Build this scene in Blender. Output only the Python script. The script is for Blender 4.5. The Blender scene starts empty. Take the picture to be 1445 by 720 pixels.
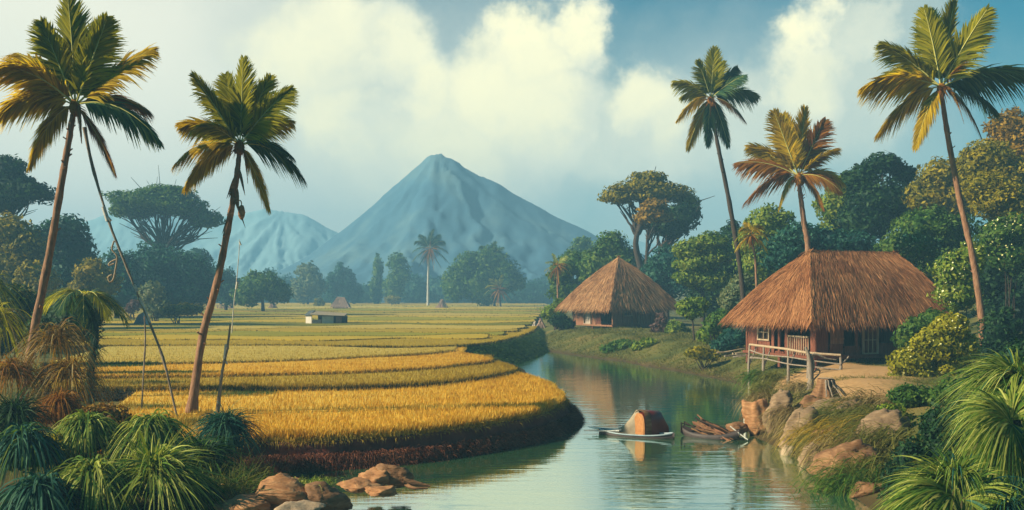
import bpy, math
import numpy as np
from mathutils import Vector, noise as mnoise

SC = bpy.context.scene
COL = SC.collection
R = math.radians

# ---------------------------------------------------------------- camera, sky, sun, exposure
CAM_H, F, HOR = 4.4, 1387.0, 415.0
cd = bpy.data.cameras.new("camera")
cam = bpy.data.objects.new("camera", cd)
COL.objects.link(cam)
cam.location = (0, 0, CAM_H)
cam.rotation_euler = (R(90), 0, 0)
cd.sensor_width = 36
cd.lens = F / 1445 * 36
cd.shift_y = (HOR - 360) / 1445
cd.clip_start = 0.1
cd.clip_end = 6000
SC.camera = cam
SC.view_settings.view_transform = 'Standard'
SC.view_settings.look = 'None'
SC.view_settings.exposure = 1.2
SC.view_settings.gamma = 1
SC.cycles.use_denoising = True
SC.cycles.max_bounces = 6
SC.cycles.diffuse_bounces = 2
SC.cycles.transparent_max_bounces = 8
SC.cycles.volume_bounces = 0
SC.cycles.use_adaptive_sampling = True

SUN = Vector((-0.80, -0.18, 0.50)).normalized()
sl = bpy.data.lights.new("sun", 'SUN')
sl.energy = 5.0
sl.angle = R(0.5)
sl.color = (1.0, 0.86, 0.60)
so = bpy.data.objects.new("sun", sl)
COL.objects.link(so)
so.location = (-60, 20, 80)
so.rotation_euler = (-SUN).to_track_quat('-Z', 'Y').to_euler()

def node(nt, typ, **kw):
    n = nt.nodes.new(typ)
    for k, v in kw.items():
        if k == 'ins':
            for kk, vv in v.items():
                n.inputs[kk].default_value = vv
        else:
            setattr(n, k, v)
    return n

def ramp(nt, stops, interp='LINEAR'):
    n = nt.nodes.new('ShaderNodeValToRGB')
    cr = n.color_ramp
    cr.interpolation = interp
    while len(cr.elements) < len(stops):
        cr.elements.new(0.5)
    for e, (p, c) in zip(cr.elements, stops):
        e.position = p
        e.color = (*c, 1) if len(c) == 3 else c
    return n

def pdir(x, y):
    v = Vector(((x - 722.5) / F, 1.0, (HOR - y) / F))
    return v.normalized()

def build_world():
    w = bpy.data.worlds.new("World")
    SC.world = w
    w.use_nodes = True
    nt = w.node_tree
    L = nt.links.new
    nt.nodes.clear()
    out = node(nt, 'ShaderNodeOutputWorld')
    bg = node(nt, 'ShaderNodeBackground')
    bg.inputs['Strength'].default_value = 0.050
    L(bg.outputs[0], out.inputs[0])
    sky = node(nt, 'ShaderNodeTexSky')
    sky.sky_type = 'NISHITA'
    sky.sun_disc = False
    sky.sun_elevation = math.asin(SUN.z)
    sky.sun_rotation = math.atan2(SUN.x, SUN.y)
    sky.air_density = 1.2
    sky.dust_density = 1.5
    tc = node(nt, 'ShaderNodeTexCoord')
    D = tc.outputs['Generated']
    # domain warp so cloud outlines curl
    nz = node(nt, 'ShaderNodeTexNoise', ins={'Scale': 8.0, 'Detail': 9.0, 'Roughness': 0.62})
    L(D, nz.inputs['Vector'])
    sub = node(nt, 'ShaderNodeVectorMath', operation='SUBTRACT')
    L(nz.outputs['Color'], sub.inputs[0]); sub.inputs[1].default_value = (0.5, 0.5, 0.5)
    scl = node(nt, 'ShaderNodeVectorMath', operation='SCALE'); scl.inputs['Scale'].default_value = 0.15
    L(sub.outputs[0], scl.inputs[0])
    add = node(nt, 'ShaderNodeVectorMath', operation='ADD')
    L(D, add.inputs[0]); L(scl.outputs[0], add.inputs[1])
    W = add.outputs[0]
    def mth(op, a, b=None, c=None, clamp=False):
        n = node(nt, 'ShaderNodeMath', operation=op, use_clamp=clamp)
        for i, v in enumerate((a, b, c)):
            if v is None: continue
            if isinstance(v, (int, float)): n.inputs[i].default_value = v
            else: L(v, n.inputs[i])
        return n.outputs[0]
    def blobs(lst, soft):
        acc = None
        for (x, y, r, s) in lst:
            d = node(nt, 'ShaderNodeVectorMath', operation='DISTANCE')
            L(W, d.inputs[0]); d.inputs[1].default_value = pdir(x, y)
            mr = node(nt, 'ShaderNodeMapRange', interpolation_type='SMOOTHSTEP')
            L(d.outputs['Value'], mr.inputs['Value'])
            rr = r / F
            mr.inputs['From Min'].default_value = rr * (1 + soft)
            mr.inputs['From Max'].default_value = rr * (1 - soft)
            mr.inputs['To Min'].default_value = 0
            mr.inputs['To Max'].default_value = s
            o = mr.outputs[0]
            acc = o if acc is None else mth('MAXIMUM', acc, o)
        return acc
    # broad thin veil (left and low), cumulus bodies, bright sunlit cores
    veil = blobs([(40, 110, 400, .97), (330, 270, 260, .75), (620, 260, 250, .6), (980, 280, 220, .5),
                  (1180, 230, 170, .4)], 0.62)
    body = blobs([(455, 75, 85, .9), (520, 60, 60, .85), (560, 90, 55, .9), (605, 130, 62, .95), (480, 180, 75, .85),
                  (560, 215, 95, .85), (690, 140, 70, 1), (745, 95, 55, .95), (800, 60, 45, .95), (822, 25, 26, .85),
                  (765, 165, 85, .95), (650, 195, 85, .9), (850, 200, 80, .75), (905, 150, 62, .95), (940, 200, 70, .8),
                  (1150, 55, 42, .95), (1185, 20, 36, .95), (1215, 60, 50, .8), (1140, 110, 62, .85), (1090, 165, 75, .7),
                  (1010, 190, 70, .6), (1200, 150, 75, .55), (1290, 50, 40, .35)], 0.42)
    core = blobs([(450, 60, 62, .55), (560, 75, 38, .5), (605, 118, 40, .7), (690, 120, 52, .85), (750, 78, 42, .9), (805, 45, 32, .9),
                  (740, 140, 55, .8), (480, 175, 48, .6), (900, 135, 46, .8), (945, 170, 40, .5), (1140, 45, 30, .9), (1175, 20, 26, .8),
                  (1135, 100, 36, .6), (640, 200, 70, .5)], 0.5)
    fine = node(nt, 'ShaderNodeTexNoise', ins={'Scale': 22.0, 'Detail': 8.0, 'Roughness': 0.62})
    L(W, fine.inputs['Vector'])
    fv = mth('MULTIPLY_ADD', fine.outputs['Fac'], 0.9, 0.50)
    body = mth('MULTIPLY', body, fv, clamp=True)
    core = mth('MULTIPLY', core, fv, clamp=True)
    # blue of the clear air: the Nishita sky graded to the deep teal of the place
    tint = node(nt, 'ShaderNodeMix', data_type='RGBA', blend_type='MULTIPLY')
    tint.inputs[0].default_value = 1.0
    L(sky.outputs[0], tint.inputs[6]); tint.inputs[7].default_value = (0.015, 0.56, 0.66, 1)
    def mix(fac, a, colr):
        m = node(nt, 'ShaderNodeMix', data_type='RGBA')
        L(fac, m.inputs[0]); L(a, m.inputs[6]); m.inputs[7].default_value = (*colr, 1)
        return m.outputs[2]
    c = mix(veil, tint.outputs[2], (10.2, 9.7, 7.7))
    c = mix(body, c, (9.8, 9.5, 7.0))
    c = mix(core, c, (12.8, 11.6, 7.0))
    L(c, bg.inputs['Color'])
build_world()
# ---------------------------------------------------------------- helpers
def P(x, y, Y):
    """point at pixel (x, y) of the reference, Y metres ahead"""
    return np.array(((x - 722.5) * Y / F, Y, CAM_H - (y - HOR) * Y / F))

def G(x, y, z=0.0):
    """point at pixel (x, y) lying at height z"""
    Y = (CAM_H - z) * F / (y - HOR)
    return np.array(((x - 722.5) * Y / F, Y, z))

class MB:
    def __init__(s):
        s.v = []; s.f = {}; s.n = 0; s.sm = []
    def add(s, v, f, mi=0, smooth=False):
        v = np.asarray(v, float).reshape(-1, 3); f = np.asarray(f, int)
        s.v.append(v)
        s.f.setdefault(f.shape[1], []).append((f + s.n, mi, smooth))
        s.n += len(v)
        return s
    def build(s, name, mats, parent=None, origin=None, **tagkw):
        me = bpy.data.meshes.new(name)
        V = np.concatenate(s.v)
        if parent is not None and origin is None:
            V = V - np.array(parent.matrix_world.translation if False else parent.location)
            if parent.parent is not None:
                V = V - np.array(parent.parent.location)
        if origin is not None:
            V = V - np.array(origin)
        loops = []; starts = []; totals = []; mis = []; sms = []; off = 0
        for k, lst in s.f.items():
            for f, mi, sm in lst:
                loops.append(f.ravel()); n = len(f)
                starts.append(off + np.arange(n) * k); totals.append(np.full(n, k)); off += n * k
                mis.append(np.full(n, mi)); sms.append(np.full(n, sm))
        loops = np.concatenate(loops); starts = np.concatenate(starts)
        me.vertices.add(len(V)); me.vertices.foreach_set('co', V.ravel())
        me.loops.add(len(loops)); me.loops.foreach_set('vertex_index', loops.astype(np.int32))
        me.polygons.add(len(starts)); me.polygons.foreach_set('loop_start', starts.astype(np.int32))
        me.polygons.foreach_set('loop_total', np.concatenate(totals).astype(np.int32))
        if not isinstance(mats, (list, tuple)): mats = [mats]
        for m in mats: me.materials.append(m)
        me.polygons.foreach_set('material_index', np.concatenate(mis).astype(np.int32))
        me.polygons.foreach_set('use_smooth', np.concatenate(sms).astype(bool))
        me.update(calc_edges=True); me.validate()
        o = bpy.data.objects.new(name, me)
        COL.objects.link(o)
        if parent is not None: o.parent = parent
        elif origin is not None: o.location = origin
        if tagkw: tag(o, **tagkw)
        return o

def tag(o, label=None, cat=None, group=None, kind=None):
    if label: o['label'] = label
    if cat: o['category'] = cat
    if group: o['group'] = group
    if kind: o['kind'] = kind
    return o

def thing(name, loc, label, cat, group=None):
    o = bpy.data.objects.new(name, None)
    o.empty_display_size = 0.2
    COL.objects.link(o)
    o.location = tuple(float(a) for a in loc)
    return tag(o, label, cat, group)

def norm(a):
    return a / np.maximum(np.linalg.norm(a, axis=-1, keepdims=True), 1e-9)

# ---- shapes
def tube(mb, pts, rad, n=8, mi=0, cap=True, rough=0.0, rng=None):
    pts = np.asarray(pts, float); m = len(pts)
    rad = np.broadcast_to(np.asarray(rad, float), (m,))
    t = np.gradient(pts, axis=0); t = norm(t)
    up = np.array((0.31, 0.95, 0.05)) if abs(t[0][2]) > .7 else np.array((0.05, 0.1, 1.0))
    a = norm(np.cross(t, up)); b = np.cross(t, a)
    th = np.arange(n) / n * 2 * np.pi
    r = rad[:, None]
    if rough and rng is not None: r = r * (1 + rough * rng.standard_normal((m, n)))
    else: r = np.repeat(r, n, 1)
    V = pts[:, None] + r[..., None] * (np.cos(th)[None, :, None] * a[:, None] + np.sin(th)[None, :, None] * b[:, None])
    i = np.arange(m - 1)[:, None] * n; j = np.arange(n)[None]
    q = np.stack([i + j, i + (j + 1) % n, i + n + (j + 1) % n, i + n + j], -1).reshape(-1, 4)
    mb.add(V.reshape(-1, 3), q, mi, True)
    if cap:
        for k, rev in ((0, True), (m - 1, False)):
            idx = np.arange(n)[::-1] if rev else np.arange(n)
            mb.add(V[k], idx[None], mi, False)

def smooth_path(ctrl, n=16):
    ctrl = np.asarray(ctrl, float)
    k = len(ctrl); t = np.linspace(0, k - 1, n); i = np.clip(t.astype(int), 0, k - 2); u = (t - i)[:, None]
    p = np.vstack([2 * ctrl[0] - ctrl[1], ctrl, 2 * ctrl[-1] - ctrl[-2]])
    a, b, c, d = p[i], p[i + 1], p[i + 2], p[i + 3]
    return .5 * ((2 * b) + (-a + c) * u + (2 * a - 5 * b + 4 * c - d) * u**2 + (-a + 3 * b - 3 * c + d) * u**3)

BOXF = np.array([(0, 3, 2, 1), (4, 5, 6, 7), (0, 1, 5, 4), (1, 2, 6, 5), (2, 3, 7, 6), (3, 0, 4, 7)])
def box(mb, c, size, u=(1, 0, 0), v=(0, 1, 0), w=(0, 0, 1), mi=0):
    u, v, w = (np.asarray(a, float) for a in (u, v, w))
    hx, hy, hz = np.asarray(size, float) / 2
    s = [(-1, -1, -1), (1, -1, -1), (1, 1, -1), (-1, 1, -1), (-1, -1, 1), (1, -1, 1), (1, 1, 1), (-1, 1, 1)]
    V = [np.asarray(c) + a * hx * u + b * hy * v + d * hz * w for a, b, d in s]
    mb.add(V, BOXF, mi)

def beam(mb, a, b, w, h=None, mi=0, up=(0, 0, 1)):
    a = np.asarray(a, float); b = np.asarray(b, float); h = h or w
    d = b - a; L = np.linalg.norm(d); d = d / L
    s = np.cross(d, up)
    if np.linalg.norm(s) < 1e-3: s = np.cross(d, (1, 0, 0))
    s = s / np.linalg.norm(s); t = np.cross(s, d)
    box(mb, (a + b) / 2, (L, w, h), d, s, t, mi)

_ico = {}
def ico(sub):
    if sub not in _ico:
        import bmesh
        bm = bmesh.new(); bmesh.ops.create_icosphere(bm, subdivisions=sub, radius=1)
        _ico[sub] = (np.array([v.co[:] for v in bm.verts]), np.array([[v.index for v in f.verts] for f in bm.faces]))
        bm.free()
    return _ico[sub]

def fbm(p, sc, seed=0.0, octv=3):
    return np.array([mnoise.fractal(Vector((a * sc + seed, b * sc - seed * .7, c * sc + seed * .3)), 0.7, 2.1, octv) for a, b, c in p])

def blob(mb, c, r, sub=3, amp=.25, sc=1.4, seed=0.0, mi=0, flat=None):
    V, Fc = ico(sub)
    d = fbm(V, sc, seed)
    W = V * (1 + amp * d)[:, None] * np.asarray(r) + np.asarray(c)
    if flat is not None: W[:, 2] = np.maximum(W[:, 2], flat)
    mb.add(W, Fc, mi, True)

def blades(mb, p0, d, L, drop, w, segs=3, rng=None, mi=0, side=None, prof=None):
    """long narrow leaves: p = p0 + d L t - z drop L t^2, tapering to a tip"""
    p0 = np.asarray(p0, float); n = len(p0); d = norm(np.asarray(d, float))
    L = np.broadcast_to(L, (n,)); drop = np.broadcast_to(drop, (n,)); w = np.broadcast_to(w, (n,))
    t = np.linspace(0, 1, segs + 1)
    C = p0[:, None] + d[:, None] * (L[:, None] * t)[..., None]
    C[..., 2] -= drop[:, None] * L[:, None] * t**2
    if side is None:
        side = np.cross(d, (0, 0, 1.0)) + (0.15 if rng is None else 0.35) * (rng.standard_normal((n, 3)) if rng is not None else 0)
    side = norm(side)
    if prof is None: prof = np.clip(1.0 - t**1.8, 0.06, 1) * np.minimum(1, .45 + 2.2 * t)
    o = side[:, None] * (w[:, None] * prof * .5)[..., None]
    V = np.stack([C - o, C + o], 2).reshape(-1, 3)
    b = np.arange(n)[:, None] * (segs + 1) * 2 + np.arange(segs)[None] * 2
    q = np.stack([b, b + 1, b + 3, b + 2], -1).reshape(-1, 4)
    mb.add(V, q, mi, True)

def leaves(mb, c, nrm, size, rng, asp=.5, mi=0):
    n = len(c); nrm = norm(nrm + .55 * rng.standard_normal((n, 3)))
    a = norm(np.cross(nrm, rng.standard_normal((n, 3)))); b = np.cross(nrm, a)
    s = (size * rng.uniform(.6, 1.4, n))[:, None]
    V = np.stack([c - a * s, c + b * s * asp, c + a * s, c - b * s * asp], 1).reshape(-1, 3)
    mb.add(V, np.arange(n * 4).reshape(-1, 4), mi)

def foliage(mb, clumps, leaf, dens, rng, core=True, mi=0, asp=.5, lump=.3):
    """clumps: (centre, radii). Leaves through the outer shell of each clump, sub-tufts for an uneven outline, and a leafy core"""
    for c, r in clumps:
        c = np.asarray(c, float); r = np.asarray(r, float)
        sub = 14 + int(rng.integers(0, 8))
        dirs = norm(rng.standard_normal((sub, 3)))
        area = 4 * np.pi * ((r[0] * r[1] + r[0] * r[2] + r[1] * r[2]) / 3)
        n = int(dens * area / (leaf * leaf * 2 * asp)) + 8
        n1 = n // 2
        u = norm(rng.standard_normal((n1, 3)))
        bump = 1 + lump * .7 * fbm(u * 1.0, 2.2, float(rng.uniform(0, 50)), 2)
        rr = rng.uniform(.80, 1.04, n1) * bump
        leaves(mb, c + u * rr[:, None] * r, u / r * r.mean(), leaf, rng, asp, mi)
        # tufts bulging from the surface
        k = rng.integers(0, sub, n - n1)
        tr = rng.uniform(.22, .42, sub)
        off = norm(rng.standard_normal((n - n1, 3))) * (tr[k] * rng.uniform(.5, 1.05, n - n1))[:, None]
        q = dirs[k] * rng.uniform(.74, 1.0, sub)[k][:, None] + off
        leaves(mb, c + q * r, (off * 2 + dirs[k] * .5) / r * r.mean(), leaf, rng, asp, mi)
        if core:
            blob(mb, c, r * .74, 2, .30, 1.6, float(rng.uniform(0, 90)), mi)

# ---- materials
M = {}
def pmat(name, col, col2=None, col3=None, scale=4.0, rough=.8, stretch=(1, 1, 1), bump=0.0, spec=.3, trans=0.0, island=False, metal=0, detail=5, trcol=None):
    k_ = 1.0 if name.startswith(('fan_', 'flower', 'palm_')) else .80
    col = tuple(c * k_ for c in col); col2 = tuple(c * k_ for c in col2) if col2 else None; col3 = tuple(c * k_ for c in col3) if col3 else None
    m = bpy.data.materials.new(name); m.use_nodes = True
    nt = m.node_tree; L = nt.links.new; nt.nodes.clear()
    out = node(nt, 'ShaderNodeOutputMaterial'); bs = node(nt, 'ShaderNodeBsdfPrincipled')
    if name.startswith(('palm_', 'fan_')): rough, spec = .7, .08
    bs.inputs['Roughness'].default_value = rough; bs.inputs['Specular IOR Level'].default_value = spec
    bs.inputs['Metallic'].default_value = metal
    tc = node(nt, 'ShaderNodeTexCoord'); mp = node(nt, 'ShaderNodeMapping')
    mp.inputs['Scale'].default_value = stretch
    L(tc.outputs['Object'], mp.inputs[0])
    nz = node(nt, 'ShaderNodeTexNoise', ins={'Scale': scale, 'Detail': float(detail), 'Roughness': .6})
    L(mp.outputs[0], nz.inputs['Vector'])
    fac = nz.outputs['Fac']
    if island:
        ge = node(nt, 'ShaderNodeNewGeometry')
        mm = node(nt, 'ShaderNodeMath', operation='MULTIPLY_ADD'); mm.inputs[1].default_value = .55
        L(ge.outputs['Random Per Island'], mm.inputs[0])
        m2 = node(nt, 'ShaderNodeMath', operation='MULTIPLY_ADD'); m2.inputs[1].default_value = .9; m2.inputs[2].default_value = -.22
        L(fac, m2.inputs[0]); L(m2.outputs[0], mm.inputs[2]); fac = mm.outputs[0]
    col2 = col2 or tuple(min(1, c * 1.5) for c in col)
    st = [(.3, col), (.7, col2)] if col3 is None else [(.22, col), (.5, col2), (.78, col3)]
    rp = ramp(nt, st); L(fac, rp.inputs[0])
    L(rp.outputs[0], bs.inputs['Base Color'])
    sh = bs.outputs[0]
    if trans:
        tr = node(nt, 'ShaderNodeBsdfTranslucent')
        if trcol:
            mx = node(nt, 'ShaderNodeMix', data_type='RGBA', blend_type='MULTIPLY'); mx.inputs[0].default_value = 1
            L(rp.outputs[0], mx.inputs[6]); mx.inputs[7].default_value = (*trcol, 1); L(mx.outputs[2], tr.inputs[0])
        else: L(rp.outputs[0], tr.inputs[0])
        ms = node(nt, 'ShaderNodeMixShader'); ms.inputs[0].default_value = trans
        L(sh, ms.inputs[1]); L(tr.outputs[0], ms.inputs[2]); sh = ms.outputs[0]
    if bump:
        bn = node(nt, 'ShaderNodeBump'); bn.inputs['Strength'].default_value = bump; bn.inputs['Distance'].default_value = .05
        L(nz.outputs['Fac'], bn.inputs['Height']); L(bn.outputs[0], bs.inputs['Normal'])
    L(sh, out.inputs[0])
    M[name] = m
    return m

def leafmat(name, a, b, c, tr=.35, rough=.6):
    return pmat(name, a, b, c, scale=.55, rough=rough, spec=.15, trans=tr, island=True, detail=2, trcol=(1.3, 1.25, .6))
leafmat('leaf_deep', (.005, .026, .014), (.014, .054, .020), (.045, .105, .024))
leafmat('leaf_teal', (.008, .050, .046), (.018, .090, .072), (.045, .140, .080))
leafmat('leaf_green', (.026, .080, .012), (.062, .145, .018), (.140, .210, .028))
leafmat('leaf_light', (.075, .145, .012), (.170, .255, .022), (.320, .350, .036))
leafmat('leaf_olive', (.090, .095, .004), (.230, .200, .006), (.420, .320, .014))
leafmat('leaf_yellow', (.140, .150, .004), (.300, .280, .008), (.460, .400, .020))
leafmat('leaf_rust', (.130, .080, .006), (.280, .160, .008), (.430, .250, .014))
leafmat('leaf_pale', (.090, .140, .070), (.150, .190, .085), (.230, .240, .110))
leafmat('leaf_pink', (.060, .030, .028), (.140, .075, .065), (.240, .150, .130))
leafmat('leaf_brown', (.110, .050, .006), (.240, .120, .012), (.380, .220, .026))
leafmat('palm_green', (.110, .125, .006), (.260, .250, .010), (.460, .400, .022), tr=.55, rough=.4)
leafmat('palm_gold', (.220, .150, .006), (.430, .290, .012), (.620, .450, .026), tr=.55, rough=.4)
leafmat('palm_rust', (.140, .050, .010), (.270, .105, .016), (.380, .180, .022), tr=.45, rough=.4)
leafmat('palm_dark', (.018, .060, .036), (.045, .105, .048), (.110, .160, .050), tr=.35, rough=.4)
leafmat('fan_green', (.034, .085, .012), (.085, .160, .022), (.200, .250, .050), tr=.3, rough=.4)
leafmat('fan_light', (.120, .160, .020), (.240, .270, .045), (.420, .420, .120), tr=.3, rough=.4)
leafmat('fan_teal', (.008, .045, .040), (.018, .080, .062), (.060, .140, .080), tr=.25, rough=.4)
leafmat('rice_gold', (.330, .190, .025), (.520, .310, .045), (.700, .450, .090), tr=.3)
leafmat('rice_ochre', (.240, .160, .014), (.380, .250, .025), (.500, .340, .050), tr=.3)
leafmat('rice_lime', (.200, .190, .022), (.330, .290, .040), (.450, .380, .075), tr=.3)
leafmat('grass_bank', (.080, .095, .016), (.160, .165, .030), (.260, .230, .055))
leafmat('grass_straw', (.150, .100, .035), (.270, .190, .070), (.400, .300, .130), tr=.25)
leafmat('grass_red', (.080, .020, .010), (.180, .055, .024), (.320, .120, .055), tr=.2)
leafmat('flower_cream', (.450, .420, .150), (.650, .600, .250), (.800, .780, .450), tr=.2)
leafmat('thatch', (.200, .085, .034), (.380, .180, .076), (.560, .310, .145), tr=.05, rough=.9)
leafmat('thatch_red', (.150, .050, .018), (.310, .118, .044), (.480, .220, .090), tr=.05, rough=.9)
pmat('palm_rib', (.38, .34, .08), (.50, .46, .16), scale=2, rough=.5)
pmat('trunk_palm', (.160, .070, .038), (.380, .200, .110), scale=3, stretch=(5, 5, 1.2), bump=.6, rough=.85)
pmat('trunk_dark', (.030, .020, .014), (.075, .050, .035), scale=4, stretch=(4, 4, 1), bump=.5, rough=.9)
pmat('wood_red', (.065, .018, .009), (.165, .046, .022), (.270, .095, .050), scale=3, stretch=(6, 6, .5), bump=.4, rough=.8)
pmat('wood_brown', (.130, .050, .024), (.280, .120, .060), (.420, .210, .110), scale=3, stretch=(6, 6, .5), bump=.4, rough=.8)
pmat('wood_pale', (.300, .200, .120), (.480, .350, .230), scale=4, stretch=(5, 5, .6), bump=.3, rough=.8)
pmat('wood_grey', (.160, .120, .090), (.340, .270, .210), scale=4, stretch=(4, 4, 1), bump=.5, rough=.85)
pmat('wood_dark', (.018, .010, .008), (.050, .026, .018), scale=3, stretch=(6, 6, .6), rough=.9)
pmat('bark_white', (.400, .370, .320), (.650, .620, .560), scale=6, stretch=(1, 1, 3), rough=.8)
pmat('plaster', (.500, .440, .370), (.640, .580, .500), scale=2, rough=.9)
pmat('rock_tan', (.190, .075, .028), (.360, .165, .065), (.520, .290, .140), scale=3.2, stretch=(1, 1, 4.5), bump=.9, rough=.8)
pmat('rock_red', (.080, .034, .013), (.210, .098, .040), (.350, .190, .090), scale=3.2, stretch=(1, 1, 4.5), bump=.9, rough=.75)
pmat('rock_bank', (.110, .066, .036), (.220, .140, .080), (.380, .250, .140), scale=3.0, stretch=(1, 1, 4.5), bump=.9, rough=.85)
pmat('soil_red', (.085, .020, .013), (.200, .055, .030), scale=3, stretch=(1, 1, .4), bump=.6, rough=.95)
pmat('soil_dark', (.020, .016, .008), (.055, .042, .016), scale=3, bump=.5, rough=.95)
pmat('hull_white', (.220, .290, .330), (.380, .440, .470), scale=3, rough=.45)
pmat('hull_dark', (.030, .022, .022), (.075, .050, .045), scale=3, stretch=(1, 1, 4), rough=.6)
pmat('lacquer_red', (.100, .012, .010), (.180, .030, .018), scale=2, rough=.28, spec=.5, bump=.1)
pmat('weave_orange', (.300, .110, .030), (.480, .210, .070), scale=9, rough=.75, bump=.3)
pmat('canvas_tan', (.260, .200, .130), (.360, .290, .200), scale=5, rough=.85, bump=.2)
pmat('cloth_pale', (.450, .360, .290), (.600, .500, .420), scale=5, rough=.85)
pmat('roof_slate', (.040, .050, .055), (.080, .095, .100), scale=4, rough=.7)
pmat('brick_pink', (.330, .200, .150), (.480, .320, .250), scale=5, rough=.9)
# ---------------------------------------------------------------- ground, water, far hills, haze
def sstep(a, b, x):
    t = np.clip((x - a) / (b - a), 0, 1); return t * t * (3 - 2 * t)

WPX = [(735, 481), (700, 486), (694, 496), (735, 520), (775, 548), (800, 575), (690, 605), (500, 640), (400, 650), (372, 665),
       (335, 695), (300, 730), (250, 800), (235, 923), (1245, 923), (1240, 760), (1228, 715), (1200, 693), (1150, 662), (1100, 632),
       (1060, 613), (1046, 592), (1050, 571), (1064, 552), (1030, 538), (950, 523), (905, 516), (880, 510), (850, 507),
       (800, 500), (760, 494), (740, 487)]
WP = np.array([G(x, y)[:2] for x, y in WPX])
_c = np.repeat(WP, 1, 0)

def sdist(X, Y):
    """signed distance to the river outline, positive on land"""
    p = np.stack([X.ravel(), Y.ravel()], 1)
    a = WP; b = np.roll(WP, -1, 0)
    dm = np.full(len(p), 1e9); ins = np.zeros(len(p), bool)
    for q0, q1 in zip(a, b):
        e = q1 - q0; h = np.clip(((p - q0) @ e) / (e @ e), 0, 1)
        dm = np.minimum(dm, np.linalg.norm(p - q0 - h[:, None] * e, axis=1))
        c = (q0[1] > p[:, 1]) != (q1[1] > p[:, 1])
        with np.errstate(divide='ignore', invalid='ignore'):
            xi = (q1[0] - q0[0]) * (p[:, 1] - q0[1]) / (q1[1] - q0[1]) + q0[0]
        ins ^= c & (p[:, 0] < xi)
    return np.where(ins, -dm, dm).reshape(X.shape)

def terrain_h(X, Y):
    X = np.asarray(X, float); Y = np.asarray(Y, float)
    d = sdist(X, Y)
    xc = np.interp(Y, [0, 20, 35, 60, 90, 200, 400], [3, 3, 4, 2.5, 1.0, 7.5, 16])
    right = sstep(-.5, 2.0, X - xc)
    hr = 0.15 + 1.2 * sstep(0.0, 4.2, d) + .25 * sstep(4, 12, d) * sstep(60, 75, Y)
    hl = 0.12 + .38 * sstep(0, 2.2, d) + .5 * sstep(0, 25, -4 - .30 * Y - X) + .4 * sstep(60, 120, Y) * sstep(0, 10, -.36 * Y - X)
    h = hl * (1 - right) + hr * right
    h = h + right * 4.5 * sstep(0, 18, X - 21 - .05 * Y) * sstep(47, 70, Y)
    h = h + right * 1.6 * sstep(0, 6, X - 15) * sstep(44, 36, Y) * sstep(20, 30, Y) * .5
    h = np.where(d < 0, -1.3 * sstep(0, 2.0, -d), h * sstep(0, .5, d) if False else h * np.clip(d / .5, 0, 1))
    h = h + .10 * np.sin(X * .9 + .6 * np.sin(Y * .37)) * np.sin(Y * .7) * sstep(.5, 4, d)
    return h
def th(x, y):
    return float(terrain_h(np.array([x]), np.array([y]))[0])

def surfY(x, y, Y0):
    """distance at which the line of sight through pixel (x, y) meets the ground; Y0 when it never comes out nearer"""
    ys = np.arange(16.0, Y0 + .05, .1)
    X = (x - 722.5) * ys / F; Z = CAM_H - (y - HOR) * ys / F
    hit = np.nonzero(Z <= terrain_h(X, ys))[0]
    return float(ys[hit[0]]) if len(hit) else Y0

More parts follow.
